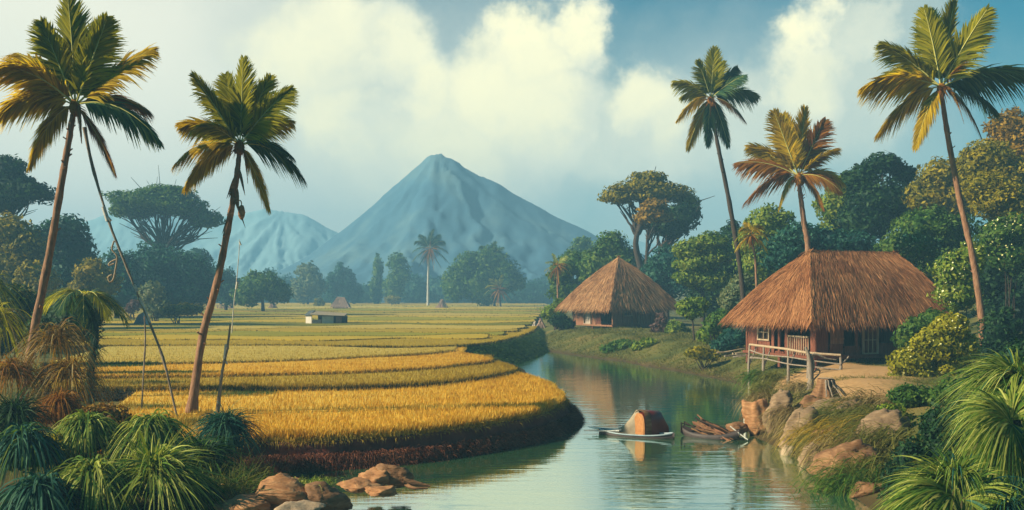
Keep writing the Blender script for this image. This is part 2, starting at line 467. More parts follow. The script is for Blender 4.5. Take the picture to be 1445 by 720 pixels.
def build_ground():
    def spaced(lo, hi, step, far, n):
        core = np.arange(lo, hi + 1e-6, step)
        g = np.geomspace(step, far, n)
        return core, np.cumsum(g)
    cx, gx = spaced(-46, 46, .55, 150, 26)
    xs = np.concatenate([(-46 - gx)[::-1], cx, 46 + gx])
    cy, gy = spaced(8, 110, .5, 150, 26)
    ys = np.concatenate([(8 - gx[:20])[::-1], cy, 110 + gy])
    X, Y = np.meshgrid(xs, ys)
    Z = terrain_h(X, Y)
    nx, ny = len(xs), len(ys)
    i, j = np.meshgrid(np.arange(ny - 1), np.arange(nx - 1), indexing='ij')
    b = i * nx + j
    q = np.stack([b, b + 1, b + nx + 1, b + nx], -1).reshape(-1, 4)
    mb = MB(); mb.add(np.stack([X, Y, Z], -1), q, 0, True)
    m = bpy.data.materials.new('ground'); m.use_nodes = True
    nt = m.node_tree; L = nt.links.new
    bs = nt.nodes['Principled BSDF']; bs.inputs['Roughness'].default_value = .95; bs.inputs['Specular IOR Level'].default_value = .1
    tc = node(nt, 'ShaderNodeTexCoord')
    n1 = node(nt, 'ShaderNodeTexNoise', ins={'Scale': .5, 'Detail': 6.0}); L(tc.outputs['Object'], n1.inputs['Vector'])
    n2 = node(nt, 'ShaderNodeTexNoise', ins={'Scale': 5.0, 'Detail': 5.0, 'Roughness': .7}); L(tc.outputs['Object'], n2.inputs['Vector'])
    g = ramp(nt, [(.3, (.035, .045, .010)), (.5, (.085, .085, .020)), (.7, (.15, .11, .035))]); L(n1.outputs['Fac'], g.inputs[0])
    s = ramp(nt, [(.3, (.26, .145, .060)), (.7, (.40, .24, .11))]); L(n2.outputs['Fac'], s.inputs[0])
    at = node(nt, 'ShaderNodeAttribute', attribute_name='bare')
    ad = node(nt, 'ShaderNodeMath', operation='MULTIPLY_ADD'); L(n2.outputs['Fac'], ad.inputs[0]); ad.inputs[1].default_value = .6
    sb = node(nt, 'ShaderNodeMath', operation='ADD'); L(at.outputs['Fac'], sb.inputs[0]); sb.inputs[1].default_value = -.3
    L(sb.outputs[0], ad.inputs[2])
    rm = ramp(nt, [(.38, (0, 0, 0)), (.72, (1, 1, 1))]); L(ad.outputs[0], rm.inputs[0])
    mx = node(nt, 'ShaderNodeMix', data_type='RGBA'); L(rm.outputs[0], mx.inputs[0]); L(g.outputs[0], mx.inputs[6]); L(s.outputs[0], mx.inputs[7])
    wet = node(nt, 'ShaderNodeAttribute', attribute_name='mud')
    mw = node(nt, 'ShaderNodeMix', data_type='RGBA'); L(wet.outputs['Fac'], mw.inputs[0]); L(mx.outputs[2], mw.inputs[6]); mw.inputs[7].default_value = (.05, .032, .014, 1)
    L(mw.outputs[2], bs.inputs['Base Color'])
    bn = node(nt, 'ShaderNodeBump'); bn.inputs['Strength'].default_value = .6; bn.inputs['Distance'].default_value = .06
    L(n2.outputs['Fac'], bn.inputs['Height']); L(bn.outputs[0], bs.inputs['Normal'])
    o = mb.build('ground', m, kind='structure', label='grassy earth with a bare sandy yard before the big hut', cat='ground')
    # bare earth: the yard in front of the big hut and the muddy shore
    yard = np.zeros_like(X)
    for x, y, r in ((1212, 552, 1.5), (1214, 538, 2.0), (1205, 520, 2.6), (1165, 515, 2.2), (1110, 512, 1.5), (1240, 525, 2.0), (1190, 560, 1.1)):
        p = G(x, y, 1.35); yard += np.exp(-((X - p[0]) ** 2 + ((Y - p[1]) * .75) ** 2) / r ** 2)
    yard = np.clip(yard * .8, 0, 1)
    p = G(880, 508, .4); yard = np.maximum(yard, .75 * sstep(2.5, 1, np.hypot(X - p[0], (Y - p[1]) * .5)))
    a = o.data.attributes.new('bare', 'FLOAT', 'POINT'); a.data.foreach_set('value', yard.ravel().astype(np.float32))
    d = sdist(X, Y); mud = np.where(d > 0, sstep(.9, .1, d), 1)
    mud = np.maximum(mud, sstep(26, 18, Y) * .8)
    a = o.data.attributes.new('mud', 'FLOAT', 'POINT'); a.data.foreach_set('value', mud.ravel().astype(np.float32))
build_ground()

def build_water():
    mb = MB()
    mb.add([(-30, -10, 0), (40, -10, 0), (40, 100, 0), (-30, 100, 0)], [(0, 1, 2, 3)])
    m = bpy.data.materials.new('river_water'); m.use_nodes = True
    nt = m.node_tree; L = nt.links.new; nt.nodes.clear()
    out = node(nt, 'ShaderNodeOutputMaterial')
    tc = node(nt, 'ShaderNodeTexCoord')
    mp = node(nt, 'ShaderNodeMapping'); mp.inputs['Scale'].default_value = (.22, 1.1, 1); L(tc.outputs['Object'], mp.inputs[0])
    nz = node(nt, 'ShaderNodeTexNoise', ins={'Scale': 2.2, 'Detail': 4.0, 'Roughness': .55, 'Distortion': .3}); L(mp.outputs[0], nz.inputs['Vector'])
    mp2 = node(nt, 'ShaderNodeMapping'); mp2.inputs['Scale'].default_value = (.12, .5, 1); L(tc.outputs['Object'], mp2.inputs[0])
    nb = node(nt, 'ShaderNodeTexNoise', ins={'Scale': 1.0, 'Detail': 3.0}); L(mp2.outputs[0], nb.inputs['Vector'])
    bn = node(nt, 'ShaderNodeBump'); bn.inputs['Strength'].default_value = .07; bn.inputs['Distance'].default_value = .12
    L(nz.outputs['Fac'], bn.inputs['Height'])
    rp = ramp(nt, [(.35, (.014, .085, .055)), (.65, (.050, .115, .040))]); L(nb.outputs['Fac'], rp.inputs[0])
    df = node(nt, 'ShaderNodeBsdfDiffuse'); L(rp.outputs[0], df.inputs[0])
    gl = node(nt, 'ShaderNodeBsdfGlossy'); gl.inputs['Roughness'].default_value = .035; gl.inputs['Color'].default_value = (.90, .97, .95, 1)
    L(bn.outputs[0], gl.inputs['Normal'])
    fr = node(nt, 'ShaderNodeFresnel'); fr.inputs['IOR'].default_value = 2.7; L(bn.outputs[0], fr.inputs['Normal'])
    ms = node(nt, 'ShaderNodeMixShader'); rf = node(nt, 'ShaderNodeMath', operation='MULTIPLY_ADD', use_clamp=True); rf.inputs[1].default_value = .75; rf.inputs[2].default_value = .40; L(fr.outputs[0], rf.inputs[0]); L(rf.outputs[0], ms.inputs[0]); L(df.outputs[0], ms.inputs[1]); L(gl.outputs[0], ms.inputs[2])
    L(ms.outputs[0], out.inputs[0])
    mb.build('river', m, kind='structure', label='calm green river winding past the rice fields', cat='river')
build_water()

def build_hills():
    def hill(name, label, px, py, Y, prof, width, depth, col, seed, nx=220, ny=120):
        """prof: list of (pixel dx from the peak, pixel y) silhouette at distance Y"""
        pk = P(px, py, Y)
        xs = np.array([p[0] for p in prof]) * Y / F; zs = np.array([CAM_H - (p[1] - HOR) * Y / F for p in prof])
        u = np.linspace(xs[0], xs[-1], nx); v = np.linspace(-depth, depth, ny)
        U, V = np.meshgrid(u, v)
        top = np.interp(u, xs, zs)
        k = np.ones(5) / 5
        tp = np.convolve(np.pad(top, 2, mode='edge'), k, 'valid') * .45 + top * .55
        f = np.clip(1 - np.abs(V) / depth, 0, 1)
        Z = tp[None] * (.25 * f + .75 * f ** 1.5)
        p = np.stack([U.ravel() / depth * 3, V.ravel() / depth * 3, np.zeros(U.size)], 1)
        n1 = fbm(p, 1.6, seed, 4).reshape(U.shape); n2 = fbm(p, 7.0, seed + 5, 5).reshape(U.shape)
        ang = np.arctan2(V, U + 1e-3)
        rid = .7 * np.abs(np.sin(ang * 5.5 + n1 * 1.1 + seed)) + .3 * np.abs(np.sin(ang * 14 + n1 * 2.5 + seed)) + .22 * n2
        Z = Z - (rid * .10 + .06 * n1) * tp[None] * (1 - f * .8) * 1.1 * (f > 0) - 2 * (f <= 0)
        X = U + pk[0]; YY = V + Y
        b = (np.arange(ny - 1)[:, None] * nx + np.arange(nx - 1)[None])
        q = np.stack([b, b + 1, b + nx + 1, b + nx], -1).reshape(-1, 4)
        mb = MB(); mb.add(np.stack([X, YY, Z], -1), q, 0, True)
        mb.build(name, col, kind='structure', label=label, cat='mountain')
    mm = pmat('mountain_slope', (.025, .085, .150), (.050, .130, .200), (.150, .230, .240), scale=.05, stretch=(1, 1, .5), rough=.95, bump=0.0, detail=12)  # blue of the distant haze is put into the slope colour
    mh = pmat('hill_slope', (.22, .38, .44), (.28, .44, .48), scale=.05, rough=.95)  # colour brought close to the haze, so part of the fading is painted
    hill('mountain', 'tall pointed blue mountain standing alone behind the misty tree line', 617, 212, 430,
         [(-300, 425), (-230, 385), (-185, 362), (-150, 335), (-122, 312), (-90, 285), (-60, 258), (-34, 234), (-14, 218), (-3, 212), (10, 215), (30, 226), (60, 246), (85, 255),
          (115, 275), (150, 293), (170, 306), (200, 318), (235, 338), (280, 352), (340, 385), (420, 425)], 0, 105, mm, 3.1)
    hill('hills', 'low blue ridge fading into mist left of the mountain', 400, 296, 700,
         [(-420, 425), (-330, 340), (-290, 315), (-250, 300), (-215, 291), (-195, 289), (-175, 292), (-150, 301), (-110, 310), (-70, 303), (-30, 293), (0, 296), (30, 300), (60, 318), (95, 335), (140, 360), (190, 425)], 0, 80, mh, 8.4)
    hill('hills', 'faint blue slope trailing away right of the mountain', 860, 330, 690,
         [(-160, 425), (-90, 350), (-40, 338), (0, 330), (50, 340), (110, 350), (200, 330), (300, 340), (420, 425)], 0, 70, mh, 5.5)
build_hills()

HAZE_DENS = 0.0017
def build_haze():
    mb = MB(); box(mb, (0, 355, 34.0), (1500, 900, 73.0))
    m = bpy.data.materials.new('haze'); m.use_nodes = True
    nt = m.node_tree; nt.nodes.clear()
    out = node(nt, 'ShaderNodeOutputMaterial'); pv = node(nt, 'ShaderNodeVolumePrincipled')
    pv.inputs['Color'].default_value = (.28, .60, .88, 1)
    pv.inputs['Density'].default_value = HAZE_DENS
    pv.inputs['Anisotropy'].default_value = 0.0
    nt.links.new(pv.outputs[0], out.inputs['Volume'])
    mb.build('haze', m, kind='stuff', label='pale blue mist filling the valley air', cat='haze')
build_haze()
# ---------------------------------------------------------------- rice fields: stepped banks with standing crop
RNG = np.random.default_rng(11)
leafmat('bund_shade', (.012, .018, .005), (.026, .032, .006), (.070, .075, .012))  # near-black leaf colour that paints the shade of the terrace steps
pmat('bank_green', (.030, .045, .008), (.070, .090, .016), (.130, .130, .030), scale=2.0, rough=.95, bump=.5)

def pinside(px, py, poly):
    ins = np.zeros(len(px), bool)
    b = np.roll(poly, -1, 0)
    for q0, q1 in zip(poly, b):
        c = (q0[1] > py) != (q1[1] > py)
        with np.errstate(divide='ignore', invalid='ignore'):
            xi = (q1[0] - q0[0]) * (py - q0[1]) / (q1[1] - q0[1]) + q0[0]
        ins ^= c & (px < xi)
    return ins

def densify(pl, step):
    out = [pl[0]]
    for a, b in zip(pl[:-1], pl[1:]):
        n = max(1, int(np.linalg.norm(b - a) / step))
        for k in range(1, n + 1): out.append(a + (b - a) * k / n)
    return np.array(out)

def polydist(p, line):
    dm = np.full(len(p), 1e9)
    for q0, q1 in zip(line[:-1], line[1:]):
        e = q1 - q0; h = np.clip(((p - q0) @ e) / max(e @ e, 1e-9), 0, 1)
        dm = np.minimum(dm, np.linalg.norm(p - q0 - h[:, None] * e, axis=1))
    return dm

FRONTS = []
def terrace(edge_px, ztop, back, crop, soil, zfoot, slope, hcrop, nblade, ybl, label, bl=.02, wig=.06, step=.5, crop_label=None, mass=.86):
    """edge_px: the crop's front edge, left to right and round the right end, given at crop height ztop"""
    e = np.array([G(x, y, ztop)[:2] for x, y in edge_px])
    line = smooth_path(np.c_[e, np.zeros(len(e))], 14 * len(e))[:, :2]
    line = densify(line, step)
    t = np.gradient(line, axis=0); nrm = norm(np.c_[t[:, 1], -t[:, 0]])
    w = np.array([mnoise.noise(Vector((a * .8, b * .8, ztop * 9))) for a, b in line]) * wig
    line = line + nrm * w[:, None]
    zs = ztop - hcrop
    # soil bank with sloping face; flat behind
    foot = line + nrm * slope
    lip = line + nrm * .06
    bl_, br_ = np.array([line[0, 0] - 6, back]), np.array([line[-1, 0], max(back, line[-1, 1] + 1)])
    n = len(line)
    nr_ = 8
    rows_b = [np.c_[line - nrm * .1, np.full(n, zs)]]
    for k in range(nr_):
        f = k / (nr_ - 1)
        p = lip * (1 - f) + foot * f
        q3 = np.c_[p, np.full(n, zs - .02 - (zs - .02 - zfoot) * (f ** .75))]
        nz_ = np.array([mnoise.fractal(Vector((a_ * 1.6, b_ * 1.6, c_ * 4 + ztop * 7)), .8, 2.1, 4) for a_, b_, c_ in q3])
        amp = min(.16, .35 * slope)
        q3[:, :2] += nrm * (nz_ * amp * (1 if 0 < k else .4))[:, None]
        rows_b.append(q3)
    V = np.vstack(rows_b)
    i = np.arange(n - 1)
    q = np.vstack([np.stack([i + k * n, i + (k + 1) * n, i + 1 + (k + 1) * n, i + 1 + k * n], -1) for k in range(nr_)])
    mb = MB(); mb.add(V, q, 0, True)
    le = np.array([[*lip[0], zs], [*bl_, zs], [*(bl_ - [.3, 0]), zfoot - .5], [*(foot[0] - [.3, 0]), zfoot - .5]]); mb.add(le, [(0, 1, 2, 3)], 0)
    poly = np.vstack([line - nrm * .1, [br_ - [.1, 0]], [bl_]])
    import mathutils
    tri = mathutils.geometry.tessellate_polygon([[Vector((a, b, 0)) for a, b in poly]])
    mb.add(np.c_[poly, np.full(len(poly), zs)], np.array(tri), 0)
    mb.build('rice_terrace', M[soil], kind='structure', label=label, cat='rice terrace')
    # crop: a low thatch of leaves under upright blades, densest towards the front edge
    cb = MB()
    poly2 = np.vstack([line, [br_], [bl_]])
    lo, hi = poly2.min(0), poly2.max(0); hi[1] = min(hi[1], max(ybl, lo[1] + 25)); lo[0] = max(lo[0], -.62 * hi[1])
    pts = []
    cnt = 0
    while cnt < nblade:
        c = RNG.uniform(lo, hi, (nblade, 2))
        c = c[pinside(c[:, 0], c[:, 1], poly2)]
        dd = polydist(c, line[::3])
        c = c[RNG.uniform(0, 1, len(c)) < np.clip(1.1 * np.exp(-dd / 3.5) + .28, 0, 1)]
        pts.append(c); cnt += len(c)
    c = np.vstack(pts)[:nblade]
    k = RNG.integers(0, n, nblade // 5)
    edge = line[k] - nrm[k] * RNG.uniform(-.04, .25, (len(k), 1)) + .02 * RNG.standard_normal((len(k), 2))
    c = np.vstack([c, edge])
    m = len(c)
    d = np.c_[.22 * RNG.standard_normal((m, 2)) + [.10, -.05], np.ones(m)]
    h = hcrop * RNG.uniform(.75, 1.12 if mass > .8 else 1.45, m)
    blades(cb, np.c_[c, np.full(m, zs - .03)], d, h, RNG.uniform(.0, .22, m), bl * RNG.uniform(.7, 1.4, m), 2, RNG,
           side=np.c_[np.ones(m), .5 * RNG.standard_normal(m), np.zeros(m)])
    # matted mass of the crop below the ear tips
    g = np.array([0.0]);
    V2 = np.vstack([np.c_[line - nrm * .05, np.full(n, zs + .01)], np.c_[line - nrm * .07, np.full(n, zs + hcrop * mass)]])
    cb.add(V2, np.stack([i, i + 1, i + 1 + n, i + n], -1), 0)
    pl = np.vstack([line - nrm * .07, [br_ - [.07, 0]], [bl_]])
    cb.add(np.c_[pl, np.full(len(pl), zs + hcrop * mass)], np.array(mathutils.geometry.tessellate_polygon([[Vector((a, b, 0)) for a, b in pl]])), 0)
    cb.build('rice_crop', crop, kind='stuff', label=crop_label, cat='rice crop')
    FRONTS.append((line, nrm, foot, zs, zfoot))

def cropmat(name, a, b, c, sx=.25, sy=3.0):
    """ripe rice: per-blade variation plus long streaks running along the terrace"""
    m = pmat(name, a, b, c, scale=1.0, stretch=(sx, sy, 1), rough=.75, spec=.1, trans=.28, island=True, detail=4, trcol=(1.2, 1.0, .5))
    return m
cg = cropmat('crop_gold', (.54, .27, .018), (.78, .44, .040), (.90, .62, .11), .5, 1.2)
co = cropmat('crop_ochre', (.30, .19, .018), (.46, .30, .030), (.60, .42, .060))
cy = cropmat('crop_straw', (.40, .28, .040), (.56, .40, .070), (.70, .54, .13))
cl = cropmat('crop_lime', (.38, .26, .016), (.60, .41, .030), (.78, .57, .080))
cm = cropmat('crop_green', (.19, .18, .010), (.36, .32, .020), (.56, .47, .050))

terrace([(60, 640), (200, 622), (365, 608), (450, 606), (550, 600), (650, 590), (720, 580), (770, 568), (790, 557), (786, 547), (762, 533), (728, 524), (700, 517)],
        .95, 46, cg, 'soil_red', -.12, .55, .28, 130000, 44, 'lowest rice terrace with a dark red earth bank at the river', .030, .10, .4, mass=.62, crop_label='tall golden rice on the lowest terrace at the river bend')
terrace([(60, 543), (300, 541), (400, 541), (500, 540), (600, 536), (680, 527), (722, 519), (716, 513), (692, 507)],
        1.12, 54, co, 'soil_dark', .6, .16, .26, 70000, 54, 'second narrow rice terrace above the golden one', .034, .10, .5, mass=.68, crop_label='ochre rice on the narrow second terrace')
terrace([(60, 529), (200, 527), (350, 525), (500, 521), (600, 516), (650, 511), (690, 507), (684, 502), (650, 496)],
        1.22, 66, cg, 'soil_dark', .8, .14, .24, 70000, 66, 'third rice terrace with a broad orange top', .036, .12, .5, mass=.68, crop_label='orange rice on the third terrace')
terrace([(60, 511), (150, 510), (300, 509), (430, 505), (540, 500), (600, 497), (640, 493)],
        1.28, 74, cy, 'soil_dark', .9, .12, .22, 45000, 74, 'pale straw coloured rice terrace ending in a point', .04, .1, .6, mass=.7, crop_label='pale straw coloured rice on the fourth terrace')
terrace([(60, 487), (150, 486), (400, 485), (500, 487), (560, 488), (640, 486), (690, 482), (728, 474), (752, 465), (760, 457)],
        1.33, 140, cl, 'bank_green', -.1, 1.9, .2, 40000, 90, 'rice terrace whose dark grassy bank curves along the upper river', .05, .12, .7, mass=.7, crop_label='yellow green rice behind the dark curved bank')
rows = [(478, 690), (473, 712), (468, 732), (463.5, 744), (459, 752), (455, 757), (451.5, 760), (448, 763), (445, 766), (442.3, 768), (440, 770), (437.8, 771), (435.8, 772), (434, 774), (432.5, 775), (431.3, 776)]
mats_ = [cl, cm, cl, cy, cm, cl, cm, cl, cy, cm, cl, cm, cl, cy, cm, cl]
ordn = 'first second third fourth fifth sixth seventh eighth ninth tenth eleventh twelfth thirteenth fourteenth fifteenth last'.split()
for k, (yy, xe) in enumerate(rows):
    zt = 1.35 + .018 * k
    ph = RNG.uniform(0, 6, 3)
    ed = [(x, yy + (1.2 - .06 * k) * (math.sin(x / 71 + ph[0]) + .7 * math.sin(x / 33 + ph[1])) + (x - 400) * -.0015) for x in np.linspace(40, xe - 30, 14)]
    ed += [(xe - 10, yy - 1.0), (xe, yy - 2.2 + .1 * k)]
    terrace(ed, zt, 300 + k, mats_[k], 'soil_dark', zt - .35, .10, .15, 2200, 130, ordn[k] + ' thin far rice terrace with a wavy dark edge, counted from the near side', .05, .15, 1.6,
            'flat rice strip on the ' + ordn[k] + ' thin far terrace from the near side')

# red grass hanging over the lowest bank, and dark green grass on the curved upper bank
def bank_fringe(idx, name, mat, n, label, lo, hi, L, w, cat, out=.6, tmin=0.0):
    line, nrm, foot, zs, zf = FRONTS[idx]
    k = RNG.integers(int(tmin * len(line)), len(line), n); u = RNG.uniform(lo, hi, n)
    p = line[k] * (1 - u[:, None]) + foot[k] * u[:, None] + nrm[k] * .1 + .05 * RNG.standard_normal((n, 2))
    z = zs * (1 - u) + zf * u
    d = np.c_[nrm[k] * out + .25 * RNG.standard_normal((n, 2)), np.full(n, .8)]
    mb = MB()
    blades(mb, np.c_[p, z], d, L * RNG.uniform(.6, 1.4, n), RNG.uniform(.5, 1.3, n), w, 3, RNG)
    mb.build(name, M[mat], kind='stuff', label=label, cat=cat)
bank_fringe(0, 'bank_grass', 'grass_red', 30000, 'short reddish grass along the foot of the dark earth bank', .42, 1.0, .30, .02, 'grass')
bank_fringe(0, 'bank_straw', 'rice_ochre', 3500, 'dry straw hanging over the lip of the dark earth bank', -.15, .10, .16, .018, 'straw', out=.9)
bank_fringe(4, 'bank_grass', 'leaf_green', 30000, 'dark green grass on the curved bank of the upper river', .0, 1.0, .34, .04, 'grass', tmin=.4)

def bund_shade_grass():  # dark blades added to draw the shaded bank faces as lines
    mb = MB()
    for idx in range(1, len(FRONTS)):
        line, nrm, foot, zs, zf = FRONTS[idx]
        L = np.linalg.norm(np.diff(line, axis=0), axis=1).sum(); Ym = line[:, 1].mean()
        n = int(L * (1900 / Ym) * (2.2 if idx < 5 else 1)); k = RNG.integers(0, len(line) - 1, n); f = RNG.uniform(0, 1, (n, 1))
        p = line[k] * (1 - f) + line[k + 1] * f + nrm[k] * RNG.uniform(.08, .30, (n, 1))
        # ragged shade lines: patches thin out along the bund
        g = np.array([mnoise.noise(Vector((a * .35, b * .35, idx * 3.1))) for a, b in p]); keep = g > RNG.uniform(-.9, .1, n)
        p = p[keep]; m = len(p); z = np.full(m, zs - .02)
        blades(mb, np.c_[p, z], np.c_[.4 * RNG.standard_normal((m, 2)), np.ones(m)], RNG.uniform(.20, .36, m) * (1 + .002 * Ym) * (1.15 if idx < 5 else 1), .3, .03 * Ym / 45, 2, RNG)
    mb.build('bund_shade_grass', M['bund_shade'], kind='stuff', label='dark grass blades added as shade lines along the bunds between the rice terraces', cat='grass')
bund_shade_grass()

# ---------------------------------------------------------------- grass on the right bank
def scatter_grass(n, X0, X1, Y0, Y1, test, mat, L, w, name, label, lean=(0, 0), drop=(.3, 1.0)):
    c = np.c_[RNG.uniform(X0, X1, n * 3), Y0 + (Y1 - Y0) * RNG.uniform(0, 1, n * 3) ** 1.4]
    c = c[test(c[:, 0], c[:, 1])][:n]
    z = terrain_h(c[:, 0], c[:, 1])
    m = len(c)
    tuft = np.array([mnoise.noise(Vector((a * .7, b * .7, 3.3))) for a, b in c])
    keep = tuft > RNG.uniform(-.5, .35, m); c, z, m = c[keep], z[keep], keep.sum()
    mb = MB()
    d = np.c_[.45 * RNG.standard_normal((m, 2)) + np.array(lean), np.ones(m)]
    blades(mb, np.c_[c, z - .03], d, L * RNG.uniform(.5, 1.5, m), RNG.uniform(*drop, m), w * (c[:, 1] / 45), 3, RNG)
    mb.build(name, M[mat], kind='stuff', label=label, cat='grass')
def on_right(x, y, dmin=.15, dmax=9):
    d = sdist(x, y); xc = np.interp(y, [0, 20, 35, 60, 90, 200], [3, 3, 4, 2.5, 1.0, 7.5])
    ok = (d > dmin) & (d < dmax) & (x > xc)
    yard = np.zeros(len(x), bool)
    for px_, py_, r in ((1215, 545, 2.3), (1215, 520, 2.6), (1150, 515, 2.0), (1240, 560, 1.4)):
        p = G(px_, py_, 1.35); yard |= np.hypot(x - p[0], (y - p[1]) * .8) < r
    return ok & ~yard
scatter_grass(30000, 2, 17, 52, 86, on_right, 'grass_bank', .34, .03, 'grass', 'green and yellow grass on the mound below the small hut', (-.25, -.15))
scatter_grass(26000, 5, 18, 30, 54, on_right, 'grass_bank', .26, .022, 'grass', 'olive grass on the bank between the two huts', (-.25, -.15))
scatter_grass(7000, 5, 18, 40, 56, lambda x, y: on_right(x, y, .05, 1.3), 'grass_straw', .3, .022, 'grass', 'dry straw grass along the shore below the big hut', (-.4, -.2))
def on_left(x, y):
    d = sdist(x, y); return (d > .05) & (x < -2.5 - .12 * (y - 18)) & (y < 36)
scatter_grass(16000, -16, -2, 15, 34, on_left, 'leaf_deep', .35, .02, 'grass', 'dark grass on the ground under the left palms', (.1, 0))
scatter_grass(5000, -12, -5, 22.5, 28, lambda x, y: (x < -6.1) & (x > -.48 * y), 'grass_straw', .6, .016, 'grass', 'straw coloured tall grass behind the round leafy clumps', (.15, 0), (.1, .6))
scatter_grass(5000, 6, 16, 14, 30, lambda x, y: (sdist(x, y) > .1) & (x > 6), 'leaf_deep', .4, .02, 'grass', 'dark grass on the ground around the fan palms', (-.2, 0))
# ---------------------------------------------------------------- trees and bushes
def rel(clumps_px, Y, zs=1.0):
    out = []
    for k, c in enumerate(clumps_px):
        cx, cy, rx, ry = c[:4]
        dy = c[4] if len(c) > 4 else (0.0)
        p = P(cx, cy, Y); p[1] += dy
        s = Y / F
        out.append((p, (rx * s, max(rx, ry) * .8 * s * zs, ry * s)))
    return out

def tree(name, label, cat, Y, clumps, mat, trunk=None, leafpx=3.2, dens=1.5, seed=0, branches=None, tmat='trunk_dark', tw=4.0, group=None, core=True, base=None, extra=None, asp=.5):
    rng = np.random.default_rng(seed + 100)
    cl = rel(clumps, Y)
    s = Y / F
    if trunk is None:
        xm = float(np.mean([c[0] for c in clumps])); yb = max(c[1] for c in clumps)
        trunk = [(xm + 2, None), (xm, yb)]
    pts = []
    for x, y in trunk:
        if y is None:
            X = (x - 722.5) * Y / F; pts.append(np.array((X, Y, th(X, Y) - .1)))
        else: pts.append(P(x, y, Y))
    root = thing(name, pts[0], label, cat, group)
    mb = MB()
    path = smooth_path(pts, 12) if len(pts) > 2 else np.linspace(pts[0], pts[1], 8)
    tube(mb, path, np.linspace(tw * s * .5, tw * s * .3, len(path)), 8, rough=.05, rng=rng)
    top = path[-1]
    for (c, r) in cl:
        nb = branches or 2
        for _ in range(nb):
            u = norm(rng.standard_normal(3)); u[2] = -abs(u[2]) * .2
            e = c + u * np.array(r) * rng.uniform(.3, .8)
            st = path[int(len(path) * rng.uniform(.7, .999))]
            mid = (st + e) / 2 + np.array((rng.normal() * .06, rng.normal() * .06, -.02)) * np.linalg.norm(e - st) + np.array((0, 0, -.10 * np.linalg.norm(e - st)))
            bp = smooth_path([st, mid, e], 9)
            bp[1:-1] += rng.standard_normal((7, 3)) * .012 * np.linalg.norm(e - st)
            tube(mb, bp, np.linspace(tw * s * .24, tw * s * .05, 9), 5, cap=False)
            if branches and branches > 3:
                for _ in range(2):
                    i = rng.integers(3, 8); e2 = bp[i] + (e - st) * rng.uniform(.2, .4) + rng.standard_normal(3) * np.linalg.norm(e - st) * .12
                    tube(mb, np.linspace(bp[i], e2, 4), np.linspace(tw * s * .09, tw * s * .03, 4), 4, cap=False)
    mb.build('trunk', M[tmat], root)
    fb = MB()
    foliage(fb, cl, leafpx * s, dens, rng, core, 0, asp)
    fb.build('crown', M[mat], root)
    if extra: extra(root, rng, s)
    return root

def bush(name, label, cat, Y, clumps, mat, leafpx=3.2, dens=1.6, seed=0, stems=6, group=None, dots=None, tmat='trunk_dark', asp=.5, dotpx=1.6):
    if seed in (63, 104): Y = surfY(clumps[0][0], clumps[0][1] + clumps[0][3] * .8, Y)
    rng = np.random.default_rng(seed + 500)
    cl = rel(clumps, Y); s = Y / F
    c0 = np.mean([c for c, r in cl], axis=0)
    base = np.array((c0[0], c0[1], th(c0[0], c0[1]) - .05))
    root = thing(name, base, label, cat, group)
    sb = MB()
    for k in range(stems):
        c, r = cl[k % len(cl)]
        a = base + np.array((rng.normal() * 3 * s, rng.normal() * 3 * s, 0))
        e = c + rng.uniform(-.5, .5, 3) * np.array(r)
        tube(sb, smooth_path([a, (a + e) / 2 + rng.standard_normal(3) * 1.5 * s, e], 7), np.linspace(1.2 * s, .3 * s, 7), 5, cap=False)
    sb.build('stem', M[tmat], root)
    fb = MB(); foliage(fb, cl, leafpx * s, dens, rng, True, 0, asp)
    fb.build('foliage', M[mat], root)
    if dots:
        db = MB()
        for c, r in cl:
            u = norm(rng.standard_normal((dots, 3))); u[:, 1] = -abs(u[:, 1])
            leaves(db, c + u * np.array(r) * rng.uniform(.9, 1.12, (dots, 1)), u, dotpx * s, rng, .9)
        db.build('blossom', M['flower_cream'], root)
    return root

# ---- left forest
tree('umbrella_tree', 'dark umbrella tree with layered flat crown at the left edge of the picture', 'tree', 92,
     [(8, 240, 30, 20), (45, 272, 34, 15), (2, 285, 34, 18), (22, 262, 30, 14)], 'leaf_deep', [(18, None), (20, 350), (16, 300)], 3, 1.5, 1, 5, tw=7)
tree('broadleaf_tree', 'dark teal round tree behind the tallest left palm trunk', 'tree', 96,
     [(95, 322, 28, 20), (70, 345, 35, 30), (105, 360, 34, 35), (85, 395, 55, 40)], 'leaf_teal', None, 3.2, 1.5, 2, tw=8)
tree('broadleaf_tree', 'olive green rounded tree at the left edge under the umbrella tree', 'tree', 84,
     [(10, 325, 34, 22), (35, 350, 32, 26), (5, 375, 40, 35), (45, 400, 36, 34)], 'leaf_olive', None, 3.2, 1.5, 3, tw=8)
tree('broadleaf_tree', 'small yellowish round tree at left in front of the dark teal tree', 'tree', 80,
     [(45, 385, 20, 16), (60, 400, 20, 18)], 'leaf_olive', None, 3.2, 1.5, 4, tw=5)
tree('broadleaf_tree', 'mossy yellow green tree between leaning pole and tallest left palm', 'tree', 88,
     [(128, 385, 22, 20), (142, 402, 24, 24), (120, 420, 30, 30)], 'leaf_olive', None, 3.2, 1.5, 5, tw=6)
tree('umbrella_tree', 'wide umbrella tree with bare fanned branches between the two left palms', 'tree', 135,
     [(212, 284, 56, 17), (187, 297, 32, 12), (252, 290, 36, 17), (292, 310, 24, 12), (235, 272, 36, 11), (275, 300, 22, 9)], 'leaf_green', [(232, None), (232, 380), (231, 342)], 2.6, 1.6, 6, 9, tw=9)
tree('broadleaf_tree', 'big dark blue green tree mass below the wide umbrella tree', 'tree', 126,
     [(225, 378, 52, 32), (190, 395, 40, 30), (262, 392, 42, 34), (228, 412, 70, 24)], 'leaf_teal', None, 2.8, 1.5, 7, tw=9)
